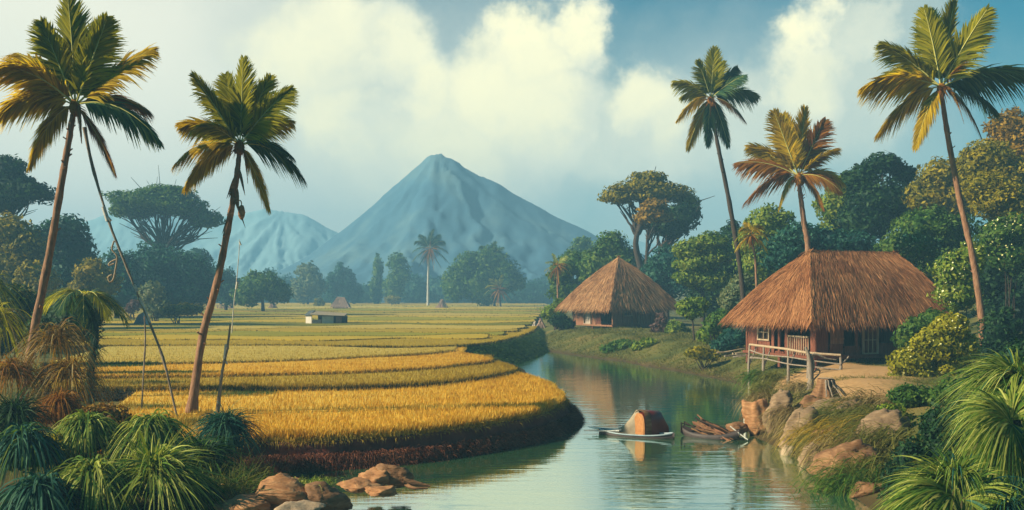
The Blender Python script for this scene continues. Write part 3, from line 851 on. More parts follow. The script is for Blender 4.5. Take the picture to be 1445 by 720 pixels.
tree('broadleaf_tree', 'dark tree spreading left of the big dark mass below the umbrella tree', 'tree', 120,
     [(165, 385, 30, 30), (150, 410, 34, 26), (175, 418, 36, 20)], 'leaf_teal', None, 2.8, 1.5, 8, tw=8)
tree('broadleaf_tree', 'small round hazy tree tuft right of the big dark tree mass', 'tree', 180,
     [(279, 358, 14, 8), (288, 368, 12, 8)], 'leaf_teal', None, 2.4, 1.4, 9, tw=3)
bush('round_bush', 'light green rounded bush standing at the field edge by the leaning pole', 'bush', 108,
     [(214, 417, 19, 19), (222, 432, 19, 16)], 'leaf_pale', 2.6, 1.7, 10)
tree('broadleaf_tree', 'low twin domed yellow green tree left of the slim leaning palm trunk', 'tree', 140,
     [(265, 408, 15, 12), (287, 403, 17, 14), (276, 420, 26, 12)], 'leaf_olive', None, 2.6, 1.6, 11, tw=4)
tree('broadleaf_tree', 'dark blue tree behind the slim leaning palm trunk', 'tree', 175,
     [(310, 400, 26, 24), (325, 412, 24, 20)], 'leaf_teal', None, 2.6, 1.5, 12, tw=5)
tree('broadleaf_tree', 'broad dome shaped green tree right of the slim leaning palm', 'tree', 165,
     [(368, 404, 30, 20), (392, 412, 20, 17), (350, 416, 22, 16)], 'leaf_green', None, 2.6, 1.6, 13, tw=6)
bush('hedge_bush', 'low olive hedge bush by the field left of the slim leaning palm', 'bush', 100,
     [(262, 437, 24, 9), (240, 440, 14, 8)], 'leaf_olive', 2.6, 1.5, 14)
bush('dry_bush', 'small pinkish dry bush at the field corner beside the leaning pole', 'bush', 112,
     [(189, 432, 9, 9), (183, 437, 7, 6)], 'leaf_pink', 2.4, 1.5, 15)
# ---- middle distance
tree('broadleaf_tree', 'pale frothy tree at the far field edge left of the thatched field hut', 'tree', 266,
     [(434, 385, 16, 13), (440, 402, 22, 18), (425, 410, 16, 16)], 'leaf_pale', None, 2.4, 1.4, 20, tw=4)
tree('slender_tree', 'narrow upright blue grey tree right behind the thatched field hut', 'tree', 279,
     [(480, 392, 8, 22), (492, 402, 10, 22), (468, 404, 9, 20), (500, 412, 12, 16)], 'leaf_teal', None, 2.2, 1.4, 21, tw=4)
tree('slender_tree', 'slim misty column tree left of the lone distant palm', 'tree', 286,
     [(533, 385, 7, 24), (531, 408, 9, 20)], 'leaf_green', None, 2.2, 1.3, 22, tw=3)
tree('slender_tree', 'misty feathery tree just left of the lone distant palm', 'tree', 273,
     [(560, 370, 13, 14), (566, 388, 14, 18), (556, 405, 15, 20)], 'leaf_green', None, 2.2, 1.3, 23, tw=4)
tree('broadleaf_tree', 'dim blue tree under the lone distant palm crown', 'tree', 306,
     [(588, 408, 13, 20), (578, 415, 14, 15)], 'leaf_teal', None, 2.2, 1.3, 24, tw=3)
tree('broadleaf_tree', 'large green distant tree clump right of the lone palm', 'tree', 227,
     [(665, 375, 24, 20), (690, 370, 22, 22), (642, 400, 20, 24), (680, 400, 34, 30), (712, 388, 22, 24), (728, 398, 14, 14)], 'leaf_green', None, 2.6, 1.4, 25, tw=6)
tree('broadleaf_tree', 'faded blue green tree at the right end of the far fields', 'tree', 292,
     [(742, 412, 24, 17), (765, 415, 22, 16), (722, 420, 16, 12)], 'leaf_teal', None, 2.2, 1.4, 26, tw=4)
bush('round_bush', 'small tan round bush left of the thatched field hut', 'bush', 234, [(450, 427, 8, 6)], 'leaf_olive', 2.2, 1.4, 27, 3)
bush('round_bush', 'low pale bush on the far field under the slim misty trees', 'bush', 260, [(555, 423, 12, 6)], 'leaf_olive', 2.2, 1.4, 28, 3)
# far wood reading as one mass
def far_wood():
    rng = np.random.default_rng(77); fb = MB()
    cl = []
    for k in range(150):
        Y = rng.uniform(300, 350); x = rng.uniform(-160, 830) if k < 64 else (rng.uniform(-1300, -100) if k % 2 else rng.uniform(900, 2600))
        h = rng.uniform(10, 26) * (1.2 if x < 380 else 1.0)
        p = P(x, 428 - h * .7, Y); s = Y / F
        cl.append((p, (rng.uniform(12, 30) * s, 14 * s, h * s)))
    foliage(fb, cl, .55, .8, rng)
    fb.build('far_wood', M['leaf_teal'], kind='stuff', label='far blue wood behind the rice fields', cat='wood')
far_wood()

# ---- right side
tree('broadleaf_tree', 'light green tree left of the small hut by the far field end', 'tree', 118,
     [(790, 388, 17, 22), (812, 372, 20, 18), (830, 385, 18, 22), (800, 412, 24, 22)], 'leaf_green', None, 2.8, 1.5, 30, tw=6)
tree('broadleaf_tree', 'hazy blue tree dome rising behind the light green tree left of the small hut', 'tree', 185,
     [(822, 348, 14, 14), (815, 365, 22, 16), (835, 372, 24, 20)], 'leaf_green', None, 2.4, 1.4, 31, tw=5)
tree('broadleaf_tree', 'dense green tree rising left behind the small hut roof', 'tree', 112,
     [(862, 350, 26, 22), (880, 372, 30, 26), (845, 375, 28, 24), (860, 400, 40, 26)], 'leaf_green', None, 2.8, 1.5, 32, tw=8)
tree('umbrella_tree', 'tall umbrella tree with olive layered crown and dark twin trunks behind the small hut', 'tree', 106,
     [(915, 252, 28, 10), (875, 277, 28, 12), (930, 272, 46, 14), (968, 284, 20, 12), (900, 265, 40, 10)], 'leaf_olive', [(908, None), (904, 380), (897, 340), (912, 300)], 2.8, 1.6, 33, 6, tw=11)
tree('broadleaf_tree', 'dark blue green tree with a rusty top beneath the tall umbrella crown', 'tree', 104,
     [(962, 308, 26, 19), (945, 320, 28, 16), (975, 300, 14, 12)], 'leaf_deep', [(930, None), (928, 380), (935, 345)], 2.8, 1.6, 34, 5, tw=9)
tree('broadleaf_tree', 'rust coloured small crown in front of the tall umbrella tree', 'tree', 101,
     [(922, 296, 22, 15), (912, 308, 18, 10), (935, 305, 16, 10)], 'leaf_rust', [(915, None), (912, 390), (914, 330)], 2.8, 1.6, 35, 4, tw=7)
tree('broadleaf_tree', 'shadowy teal tree between umbrella trunks and the layered light tree', 'tree', 98,
     [(940, 372, 26, 26), (955, 395, 26, 28), (925, 395, 24, 26)], 'leaf_teal', None, 2.8, 1.5, 36, tw=7)
tree('broadleaf_tree', 'layered light green tree right of the small hut roof', 'tree', 80,
     [(972, 352, 24, 14), (1000, 342, 26, 15), (985, 372, 30, 14), (1012, 362, 24, 16), (975, 392, 24, 12), (1000, 395, 30, 16)], 'leaf_light', None, 2.8, 1.6, 37, 4, tw=8)
tree('broadleaf_tree', 'dark green tree filling the gap behind the slim tall palm trunk', 'tree', 84,
     [(1020, 385, 34, 40), (1035, 345, 30, 28), (1005, 420, 36, 30), (1045, 420, 36, 34)], 'leaf_deep', None, 3, 1.5, 38, tw=9)
tree('small_tree', 'small round topped tree with thin stems between the two huts', 'tree', 64,
     [(968, 434, 15, 12), (985, 430, 15, 11), (977, 440, 18, 10)], 'leaf_light', [(980, None), (978, 460), (977, 446)], 2.8, 1.8, 39, 4, tw=3)
bush('round_bush', 'bright green bush right beside the pinkish bush at the small hut', 'bush', 74, [(953, 464, 14, 11), (962, 470, 12, 9)], 'leaf_light', 2.8, 1.8, 40)
bush('dry_bush', 'pinkish brown feathery bush at the right corner of the small hut', 'bush', 76, [(934, 456, 9, 14), (928, 468, 12, 12), (925, 478, 10, 8)], 'leaf_pink', 2.8, 1.5, 41)
bush('round_bush', 'fresh green bush on the bank beneath the small round topped tree', 'bush', 60, [(998, 472, 15, 11), (1008, 480, 14, 9)], 'leaf_light', 2.8, 1.8, 42)
bush('round_bush', 'dark teal bush under the left eave of the big hut', 'bush', 56, [(1035, 478, 22, 13), (1020, 488, 18, 10)], 'leaf_teal', 2.8, 1.7, 43)
bush('round_bush', 'blue green bush left of the big hut roof', 'bush', 63, [(1046, 408, 20, 20), (1032, 425, 18, 18), (1050, 432, 22, 16)], 'leaf_pale', 2.8, 1.6, 44)
bush('round_bush', 'dark green mound of leaves on the slope below the small hut', 'bush', 68, [(882, 489, 24, 10), (865, 493, 18, 7)], 'leaf_green', 2.6, 1.7, 45)
bush('round_bush', 'dark bush at the left wall of the small hut', 'bush', 86, [(790, 452, 14, 10), (800, 458, 12, 8)], 'leaf_deep', 2.6, 1.7, 46)
bush('round_bush', 'bright yellow green bush at the left eave of the small hut', 'bush', 90, [(788, 430, 9, 8), (780, 442, 16, 12)], 'leaf_light', 2.6, 1.7, 47)
tree('broadleaf_tree', 'yellow green tree between the slim tall palm and the short palm behind the big hut', 'tree', 72,
     [(1085, 318, 34, 26), (1065, 345, 28, 26), (1100, 350, 36, 26), (1075, 375, 34, 26)], 'leaf_light', None, 3, 1.6, 48, tw=9)
tree('broadleaf_tree', 'teal round tree directly behind the big hut ridge', 'tree', 66,
     [(1130, 335, 34, 22), (1165, 345, 36, 24), (1110, 360, 36, 24), (1200, 350, 40, 24)], 'leaf_teal', None, 3, 1.6, 49, tw=9)
tree('broadleaf_tree', 'big dark blue green tree with billowing crown above the big hut', 'tree', 74,
     [(1245, 232, 28, 16), (1275, 246, 18, 15), (1215, 252, 26, 18), (1240, 282, 46, 30), (1278, 290, 32, 30), (1220, 310, 40, 26)], 'leaf_deep', None, 3, 1.6, 50, 3, tw=12)
tree('broadleaf_tree', 'light green crown left against the big dark tree above the hut', 'tree', 76,
     [(1192, 268, 24, 20), (1176, 292, 26, 22), (1190, 318, 30, 24)], 'leaf_light', None, 3, 1.6, 51, tw=9)
tree('broadleaf_tree', 'olive tree right of the big dark tree and behind the right palm trunk', 'tree', 70,
     [(1330, 250, 34, 26), (1310, 275, 30, 26), (1345, 285, 36, 30)], 'leaf_olive', None, 3, 1.6, 52, tw=10)
tree('broadleaf_tree', 'highest golden olive tree at the right edge of the picture', 'tree', 68,
     [(1428, 180, 34, 24), (1448, 200, 40, 30), (1420, 215, 36, 26)], 'leaf_rust', None, 3, 1.6, 53, tw=10)
tree('broadleaf_tree', 'orange tinged tree below the highest golden olive tree', 'tree', 64,
     [(1395, 222, 36, 26), (1375, 240, 28, 24), (1410, 260, 44, 32), (1445, 260, 40, 36)], 'leaf_olive', None, 3, 1.6, 54, tw=10)
tree('broadleaf_tree', 'yellow topped round tree right of the right palm trunk', 'tree', 58,
     [(1390, 262, 30, 20), (1410, 285, 40, 28), (1440, 300, 40, 34)], 'leaf_olive', None, 3, 1.6, 55, tw=9)
tree('broadleaf_tree', 'shadowed green tree behind the right slope of the big hut roof', 'tree', 61,
     [(1300, 325, 42, 30), (1335, 330, 38, 34), (1280, 350, 40, 26), (1330, 372, 46, 34)], 'leaf_green', None, 3, 1.6, 56, tw=9)
tree('broadleaf_tree', 'deep green tree filling the right edge behind the flowering bushes', 'tree', 54,
     [(1420, 350, 44, 40), (1445, 390, 40, 50), (1395, 385, 40, 40), (1430, 430, 50, 40)], 'leaf_deep', None, 3.2, 1.6, 57, tw=9)
bush('flowering_bush', 'dark bush sprinkled with cream flowers right above the big hut roof', 'bush', 56,
     [(1300, 352, 26, 22), (1280, 345, 18, 14)], 'leaf_green', 3, 1.7, 58, dots=45)
bush('flowering_bush', 'tall bush with yellow specks in front of the right palm trunk', 'bush', 45,
     [(1345, 385, 28, 28), (1370, 365, 20, 24), (1350, 415, 30, 24)], 'leaf_light', 3, 1.7, 59, dots=55)
bush('flowering_bush', 'pale speckled bush high at the right edge of the picture', 'bush', 50,
     [(1410, 335, 26, 24), (1435, 325, 20, 22), (1425, 360, 30, 24)], 'leaf_green', 3, 1.7, 60, dots=60)
bush('round_bush', 'dark green bush at the right corner of the big hut', 'bush', 42, [(1278, 478, 18, 18), (1295, 465, 20, 18), (1320, 455, 24, 18)], 'leaf_green', 3, 1.7, 61, dots=None)
bush('yellow_bush', 'large bright yellow green bush right of the sandy yard', 'bush', 36.5,
     [(1322, 488, 38, 24), (1360, 494, 22, 24), (1285, 512, 30, 22), (1305, 535, 30, 18), (1345, 520, 30, 24), (1270, 535, 16, 14), (1342, 462, 26, 20), (1318, 548, 26, 16)], 'leaf_yellow', 3, 1.8, 62, 14, dots=40, dotpx=1.4)
bush('round_bush', 'dull green bush at the foot of the yellow bush beside the yard', 'bush', 32.5, [(1285, 560, 28, 18), (1315, 565, 34, 20), (1345, 555, 26, 22)], 'leaf_green', 3.2, 1.7, 63)
bush('round_bush', 'deep green bush at the foot of the right palm', 'bush', 39, [(1410, 470, 28, 34), (1430, 500, 30, 30), (1395, 505, 20, 22)], 'leaf_deep', 3.2, 1.7, 64)

bush('round_bush', 'dark green bush on the bank between the small round topped tree and the big hut', 'bush', 58, [(1018, 452, 18, 16), (1006, 460, 14, 12)], 'leaf_green', 3, 1.7, 101)
bush('round_bush', 'low green bush on the shore right below the pinkish bush', 'bush', 66, [(915, 486, 14, 9), (902, 490, 11, 7)], 'leaf_light', 2.8, 1.7, 102)
bush('round_bush', 'low olive shrub at the shoreline below the fresh green bush', 'bush', 54, [(985, 498, 18, 9), (1003, 502, 13, 8)], 'leaf_olive', 2.8, 1.7, 103)
bush('round_bush', 'green shrub on the open slope right of the brown boulders', 'bush', 29, [(1258, 588, 22, 18), (1276, 602, 24, 18)], 'leaf_light', 3, 1.7, 104)
# ---------------------------------------------------------------- palms
def frond(root, base, dirv, L, drop, mat, rng, nl=44, lw=.13, ll=.40, name='frond', seg=10, hang=.5, bend=0.0, roll=0.0):
    """arched midrib with two ranks of leaflets"""
    d = norm(np.asarray(dirv, float))
    t = np.linspace(0, 1, 25)
    C = base + d * (L * t)[:, None]; C[:, 2] -= drop * L * t ** 2.1; C[:, 0] += bend * L * t ** 2; C[:, 1] += rng.normal(0, .08) * L * t ** 2
    T = norm(np.gradient(C, axis=0))
    side = np.cross(d, (0, 0, 1.0))
    if np.linalg.norm(side) < .2: side = np.array((1.0, .3, 0))
    if abs(d[2]) > .78:
        side = np.array((1.0, rng.uniform(-.6, .6), 0)); side = side - d * (side @ d)
    side = norm(side)
    if roll: side = norm(side * math.cos(roll) + np.cross(side, d) * math.sin(roll))
    side = norm(side + .12 * rng.standard_normal(3))
    mb = MB()
    tube(mb, C, np.linspace(L * .011, L * .003, 25), 5, cap=False, mi=1)
    tt = np.linspace(.10, .995, nl)
    for sg in (-1, 1):
        u = tt + rng.uniform(-.008, .008, nl); u = np.clip(u, 0, 1)
        p = np.stack([np.interp(u, t, C[:, k]) for k in range(3)], 1); tg = norm(np.stack([np.interp(u, t, T[:, k]) for k in range(3)], 1))
        nrm_ = norm(np.cross(side, tg)) ; nrm_ = np.where(nrm_[:, 2:] < 0, -nrm_, nrm_)
        fw = .95 + .8 * u
        dd = tg * fw[:, None] + side * sg * (1.0 - .45 * u)[:, None] - np.array((0, 0, 1.0)) * (hang * rng.uniform(.5, 1.3, nl))[:, None] * .5 + nrm_ * .25 + .07 * rng.standard_normal((nl, 3))
        ln = L * ll * (np.sin(np.pi * np.clip(u * .80 + .16, 0, 1)) ** .7) * rng.uniform(.85, 1.12, nl)
        blades(mb, p, dd, ln, hang * rng.uniform(.35, .9, nl), L * lw * .215 * rng.uniform(.8, 1.2, nl), 3, rng, side=norm(np.cross(dd, nrm_) + .3 * rng.standard_normal((nl, 3))))
    return mb.build(name, [M[mat], M['palm_rib']], root)

def palm(label, Y, trunk_px, crown, fr, trad, seed, group='coconut palms', husks=0, base_z=None, nl=52, name='coconut_palm', tmat='trunk_palm', lw=.13):
    """fr: (image angle in degrees, length px, droop, depth lean, material)"""
    rng = np.random.default_rng(seed); s = Y / F
    pts = [P(x, y, Y) for x, y in trunk_px] + [P(crown[0], crown[1] + 3 * trad / 4, Y)]
    g = th(pts[0][0], pts[0][1])
    if base_z != 'asis': pts[0][2] = min(pts[0][2], g + .02) if pts[0][2] > g else pts[0][2]
    root = thing(name, pts[0], label, 'palm tree', group)
    mb = MB()
    path = smooth_path(pts, 40)
    rr = np.linspace(trad * 1.15, trad * .62, 40) * s; rr[:4] *= np.linspace(1.7, 1.05, 4)
    rr *= 1 + .07 * np.sin(np.arange(40) * 2.1)
    tube(mb, path, rr, 9, rough=.05, rng=rng)
    # leaf scars
    for k in range(2, 39, 1):
        if rng.uniform() < .35:
            a = rng.uniform(0, 6.28); o = np.array((math.cos(a), math.sin(a), .2))
            c = path[k] + o * rr[k] * .9
            beam(mb, c, c + o * rr[k] * rng.uniform(.5, 1.0) + np.array((0, 0, rr[k] * .5)), rr[k] * .5, rr[k] * .3)
    mb.build('trunk', M[tmat], root)
    c = P(crown[0], crown[1], Y)
    hb = MB()
    blob(hb, c - np.array((0, 0, 3 * s)), (5.5 * s * trad / 4, 5.5 * s * trad / 4, 9 * s * trad / 4), 2, .25, 2.0, seed)
    m = 60
    u = norm(rng.standard_normal((m, 3)) + np.array((0, 0, -.3)))
    blades(hb, c + u * 2 * s, u, rng.uniform(8, 20, m) * s, rng.uniform(.2, .8, m), 2.0 * s, 3, rng)
    hb.build('crown_heart', M['palm_rust'], root)
    for f_ in fr:
        if f_[0] == 't':        # by where the tip ends: tip x, tip y, how far it has drooped, depth lean
            _, tx, ty, h_, dep, mt = f_
            dx, dz = tx - crown[0], crown[1] - ty + h_
            L2 = math.hypot(dx, dz); wid = min(1.0, max(0.0, abs(dx) / L2 * 1.3 - .2))
            d = np.array((dx / L2, dep, dz / L2))
            frond(root, c + np.array((dx / L2 * 2 * s, 0, 2 * s)), d, L2 * s * math.sqrt(1 + dep * dep), h_ / L2 / math.sqrt(1 + dep * dep), mt, rng, nl, lw=lw * 1.15,
                  hang=.35 + .42 * wid, ll=.37 * rng.uniform(.92, 1.08), bend=0.0, roll=max(wid, .55 if dz < 0 else 0) * rng.uniform(.6, 1.05) * rng.choice([-1, 1]))
            continue
        ang, L, drop, dep, mt = f_
        k_ = min(1.0, max(0.0, (abs(ang - 90) - 18) / 30)) * (1 if abs(ang - 90) < 130 else .4)
        ang = ang + (12 if ang < 90 else -12) * k_; drop = drop + .13 * k_; L = L * (1 + .06 * k_)
        a = R(ang)
        d = np.array((math.cos(a), dep, math.sin(a)))
        ln = L * s * math.sqrt(1 + dep * dep * .5)
        frond(root, c + np.array((math.cos(a) * 2 * s, 0, math.sin(a) * 3 * s)), d, ln, drop, mt, rng, nl, lw=lw, hang=.45 + .30 * k_, ll=(.39 + .03 * k_) * rng.uniform(.9, 1.1), bend=(.20 if math.cos(a) > 0 else -.20) * max(0., 1 - abs(ang - 90) / 70))
    for k in range(husks):
        nb = MB(); a = rng.uniform(0, 6.28)
        blob(nb, c + np.array((math.cos(a) * 5 * s, -abs(math.sin(a)) * 5 * s, -9 * s + k * s)), (3.0 * s, 3.0 * s, 3.6 * s), 2, .08, 2, seed + k)
        nb.build('coconut', M['palm_rust'], root)
    return root
g_, y_, r_, d_ = 'palm_green', 'palm_gold', 'palm_rust', 'palm_dark'  # gold left and dark right fronds put sun and shade sides into leaf colour
pA = palm('tallest left palm with long bare leaning trunk and golden fronds', 28.0, [(28, 588), (42, 500), (66, 380), (85, 270), (96, 205), (102, 168)], (106, 150),
     [('t', 95, 0, 4, .1, g_), ('t', 66, 38, 10, -.15, g_), ('t', 130, 22, 6, .2, g_), ('t', 160, 36, 14, -.1, g_), ('t', 209, 72, 36, .15, y_), ('t', 228, 202, 80, -.1, d_), ('t', 157, 246, 40, .1, r_),
      ('t', 2, 66, 40, .15, y_), ('t', 0, 164, 66, -.1, y_), ('t', 34, 236, 70, .1, y_), ('t', 190, 150, 60, .5, r_), ('t', 30, 110, 50, -.5, y_), ('t', 120, 205, 70, -.7, r_)],
     5.6, 3, husks=5, nl=120)
pB = palm('second left palm with slimmer curved trunk and a hanging dry husk', 29.5, [(268, 570), (285, 480), (306, 400), (322, 320), (331, 270), (336, 232)], (338, 206),
     [('t', 343, 88, 4, .1, g_), ('t', 279, 112, 10, -.15, g_), ('t', 312, 104, 6, .2, g_), ('t', 376, 108, 8, .1, g_), ('t', 408, 128, 16, -.1, g_), ('t', 402, 170, 28, .2, y_), ('t', 430, 256, 62, -.1, d_), ('t', 375, 297, 34, .1, y_),
      ('t', 253, 174, 34, .15, y_), ('t', 248, 234, 55, -.1, y_), ('t', 262, 268, 60, .1, y_), ('t', 405, 220, 50, .5, d_), ('t', 290, 190, 40, -.5, g_), ('t', 350, 262, 60, -.7, r_)],
     5.2, 4, husks=4, nl=116)
palm('slim tall palm with a thin dark trunk and small green crown between the huts', 60, [(1052, 470), (1046, 390), (1030, 290), (1015, 215), (1005, 160)], (1003, 140),
     [('t', 1009, 70, 2, .1, g_), ('t', 985, 90, 5, -.15, g_), ('t', 1040, 96, 8, .2, d_), ('t', 1046, 112, 14, -.1, d_), ('t', 1067, 134, 24, .1, d_), ('t', 1050, 174, 32, -.1, r_), ('t', 955, 116, 18, .15, g_), ('t', 956, 174, 34, -.1, y_),
      ('t', 972, 212, 24, .1, y_), ('t', 995, 210, 12, -.2, d_), ('t', 1028, 206, 20, .1, d_), ('t', 968, 135, 24, .5, g_), ('t', 1022, 85, 5, .5, g_)],
     3.4, 5, tmat='trunk_dark', husks=2, nl=92)
palm('short palm with golden brown fronds rising behind the big hut roof', 54, [(1146, 440), (1141, 360), (1134, 310), (1129, 270)], (1127, 250),
     [('t', 1137, 156, 3, .1, y_), ('t', 1088, 165, 8, -.15, y_), ('t', 1112, 162, 5, .2, y_), ('t', 1165, 172, 8, .1, r_), ('t', 1178, 213, 18, -.1, y_), ('t', 1191, 258, 34, .1, y_), ('t', 1160, 298, 36, -.1, r_), ('t', 1045, 232, 30, .1, r_),
      ('t', 1052, 290, 50, -.1, r_), ('t', 1066, 205, 22, .3, y_), ('t', 1098, 300, 45, -.3, y_), ('t', 1175, 275, 36, -.5, r_)],
     4.2, 6, husks=3, nl=100)
palm('tall right palm with curved reddish trunk beside the yellow bush', 40, [(1390, 520), (1384, 440), (1372, 360), (1352, 270), (1339, 200), (1331, 150)], (1328, 124),
     [('t', 1347, 5, 3, .1, g_), ('t', 1302, 18, 8, -.15, g_), ('t', 1326, 12, 5, .3, d_), ('t', 1395, 54, 14, .1, r_), ('t', 1378, 24, 8, -.1, g_), ('t', 1438, 112, 42, -.1, d_), ('t', 1390, 192, 50, .1, r_), ('t', 1250, 62, 20, .15, g_),
      ('t', 1216, 128, 45, -.1, y_), ('t', 1246, 190, 50, .1, y_), ('t', 1287, 212, 34, -.2, y_), ('t', 1420, 150, 50, .5, d_), ('t', 1262, 100, 32, .5, g_), ('t', 1352, 178, 50, -.6, r_)],
     4.6, 7, husks=4, nl=116)
palm('lone distant palm with a pale trunk above the far fields', 240, [(604, 436), (604, 405), (605, 365)], (606, 352),
     [(90, 26, .05, .1, d_), (65, 26, .2, .2, d_), (115, 24, .2, -.2, d_), (40, 26, .35, .1, d_), (140, 24, .35, .1, d_), (15, 24, .5, .2, d_), (165, 22, .5, -.2, d_), (-20, 24, .45, .1, d_), (200, 22, .45, .1, d_), (-55, 22, .2, .1, d_), (235, 20, .2, -.1, d_)],
     1.7, 8, nl=22, lw=.30, tmat='bark_white')
palm('hazy palm crown poking out of the large distant tree clump', 228, [(698, 436), (697, 400), (695, 372)], (694, 366),
     [(90, 24, .1, .1, d_), (60, 26, .3, .2, d_), (120, 26, .3, -.2, d_), (30, 26, .4, .1, d_), (150, 24, .4, .1, d_), (5, 24, .5, .2, d_), (175, 24, .5, -.2, d_), (-40, 20, .4, .1, d_), (220, 20, .4, .1, d_)],
     1.5, 9, nl=22, lw=.30, tmat='trunk_dark')
palm('low palm in front of the large distant tree clump', 222, [(707, 434), (706, 424), (705, 415)], (705, 409),
     [(90, 20, .1, .1, g_), (60, 22, .3, .2, d_), (120, 22, .3, -.2, g_), (30, 22, .4, .1, d_), (150, 20, .4, .1, g_), (5, 20, .5, .2, d_), (175, 20, .5, -.2, d_)],
     1.2, 10, nl=22, lw=.30, tmat='trunk_dark')
palm('small palm with a light star of leaves left of the small hut', 112, [(788, 445), (787, 410), (786, 385)], (786, 376),
     [(100, 17, .1, .1, 'fan_light'), (50, 20, .2, .2, 'fan_light'), (150, 17, .3, -.2, 'fan_light'), (20, 18, .4, .1, 'palm_green'), (185, 15, .4, .1, 'palm_green'), (-20, 18, .3, -.2, 'fan_light'), (230, 16, .2, .2, 'fan_light')],
     1.3, 11, nl=20, lw=.3, tmat='trunk_palm')
palm('young drooping yellow palm beside the slim tall palm trunk', 58, [(1070, 400), (1066, 370), (1060, 340)], (1060, 332),
     [(100, 24, .4, .1, y_), (60, 28, .6, .2, y_), (130, 24, .6, -.2, y_), (30, 26, .8, .1, y_), (160, 22, .8, .1, g_), (-30, 22, .5, .2, y_), (210, 22, .5, -.2, y_), (75, 22, .9, -.4, y_)],
     1.6, 12, nl=22, lw=.30, tmat='trunk_palm')
# dry husk hanging on the second palm
def husk():
    Y = 29.3; s = Y / F; rng = np.random.default_rng(5); mb = MB()
    blob(mb, P(341, 300, Y), (5 * s, 2.2 * s, 11 * s), 2, .2, 1.5, 3)
    tube(mb, smooth_path([P(334, 282, 29.5), P(340, 284, Y), P(341, 291, Y)], 8), .8 * s, 6)
    o = mb.build('dry_husk', M['rock_tan'], pB)
    nb = MB()
    for k in range(7):
        y0 = 238 + k * 9; x0 = 336 - (y0 - 235) * .16 + rng.uniform(-3, 3)
        blades(nb, [P(x0, y0, 29.3)], [(rng.uniform(-.4, .4), -.1, -1)], rng.uniform(25, 55) * s, .0, 5 * s, 5, rng, side=np.array([[1., .2, 0]]))
    nb.build('dead_leaf_sheath', M['rock_red'], pB)
husk()
# ---------------------------------------------------------------- huts
def straw_slope(mb, a, b, c, d, n, L, w, rng, mi=0, lift=.03):
    """straws over the quad a-b (eave) / d-c (top), pointing down the slope"""
    a, b, c, d = (np.asarray(q, float) for q in (a, b, c, d))
    nr = np.cross(b - a, d - a); nr = nr / np.linalg.norm(nr)
    if nr[2] < 0: nr = -nr
    we, wt = np.linalg.norm(b - a), np.linalg.norm(c - d)
    out = []
    u = rng.uniform(0, 1, n * 2); v = rng.uniform(0.0, 1.0, n * 2)
    keep = rng.uniform(0, max(we, wt), n * 2) < we * (1 - v) + wt * v
    u, v = u[keep][:n], v[keep][:n]; n = len(u)
    U, V_ = u[:, None], v[:, None]
    p = (a * (1 - U) + b * U) * (1 - V_) + (d * (1 - U) + c * U) * V_
    dn = norm((a * (1 - U) + b * U) - (d * (1 - U) + c * U) + 1e-6)
    sd = norm(np.cross(nr[None], dn))
    dd = dn + sd * rng.normal(0, .08, n)[:, None] + nr * rng.uniform(.0, .10, n)[:, None]
    blades(mb, p + nr * rng.uniform(.0, lift * 2, n)[:, None], dd, L * rng.uniform(.6, 1.3, n), rng.uniform(0, .12, n), w * rng.uniform(.6, 1.5, n), 2, rng,
           side=sd + .25 * nr * rng.standard_normal((n, 1)), mi=mi)

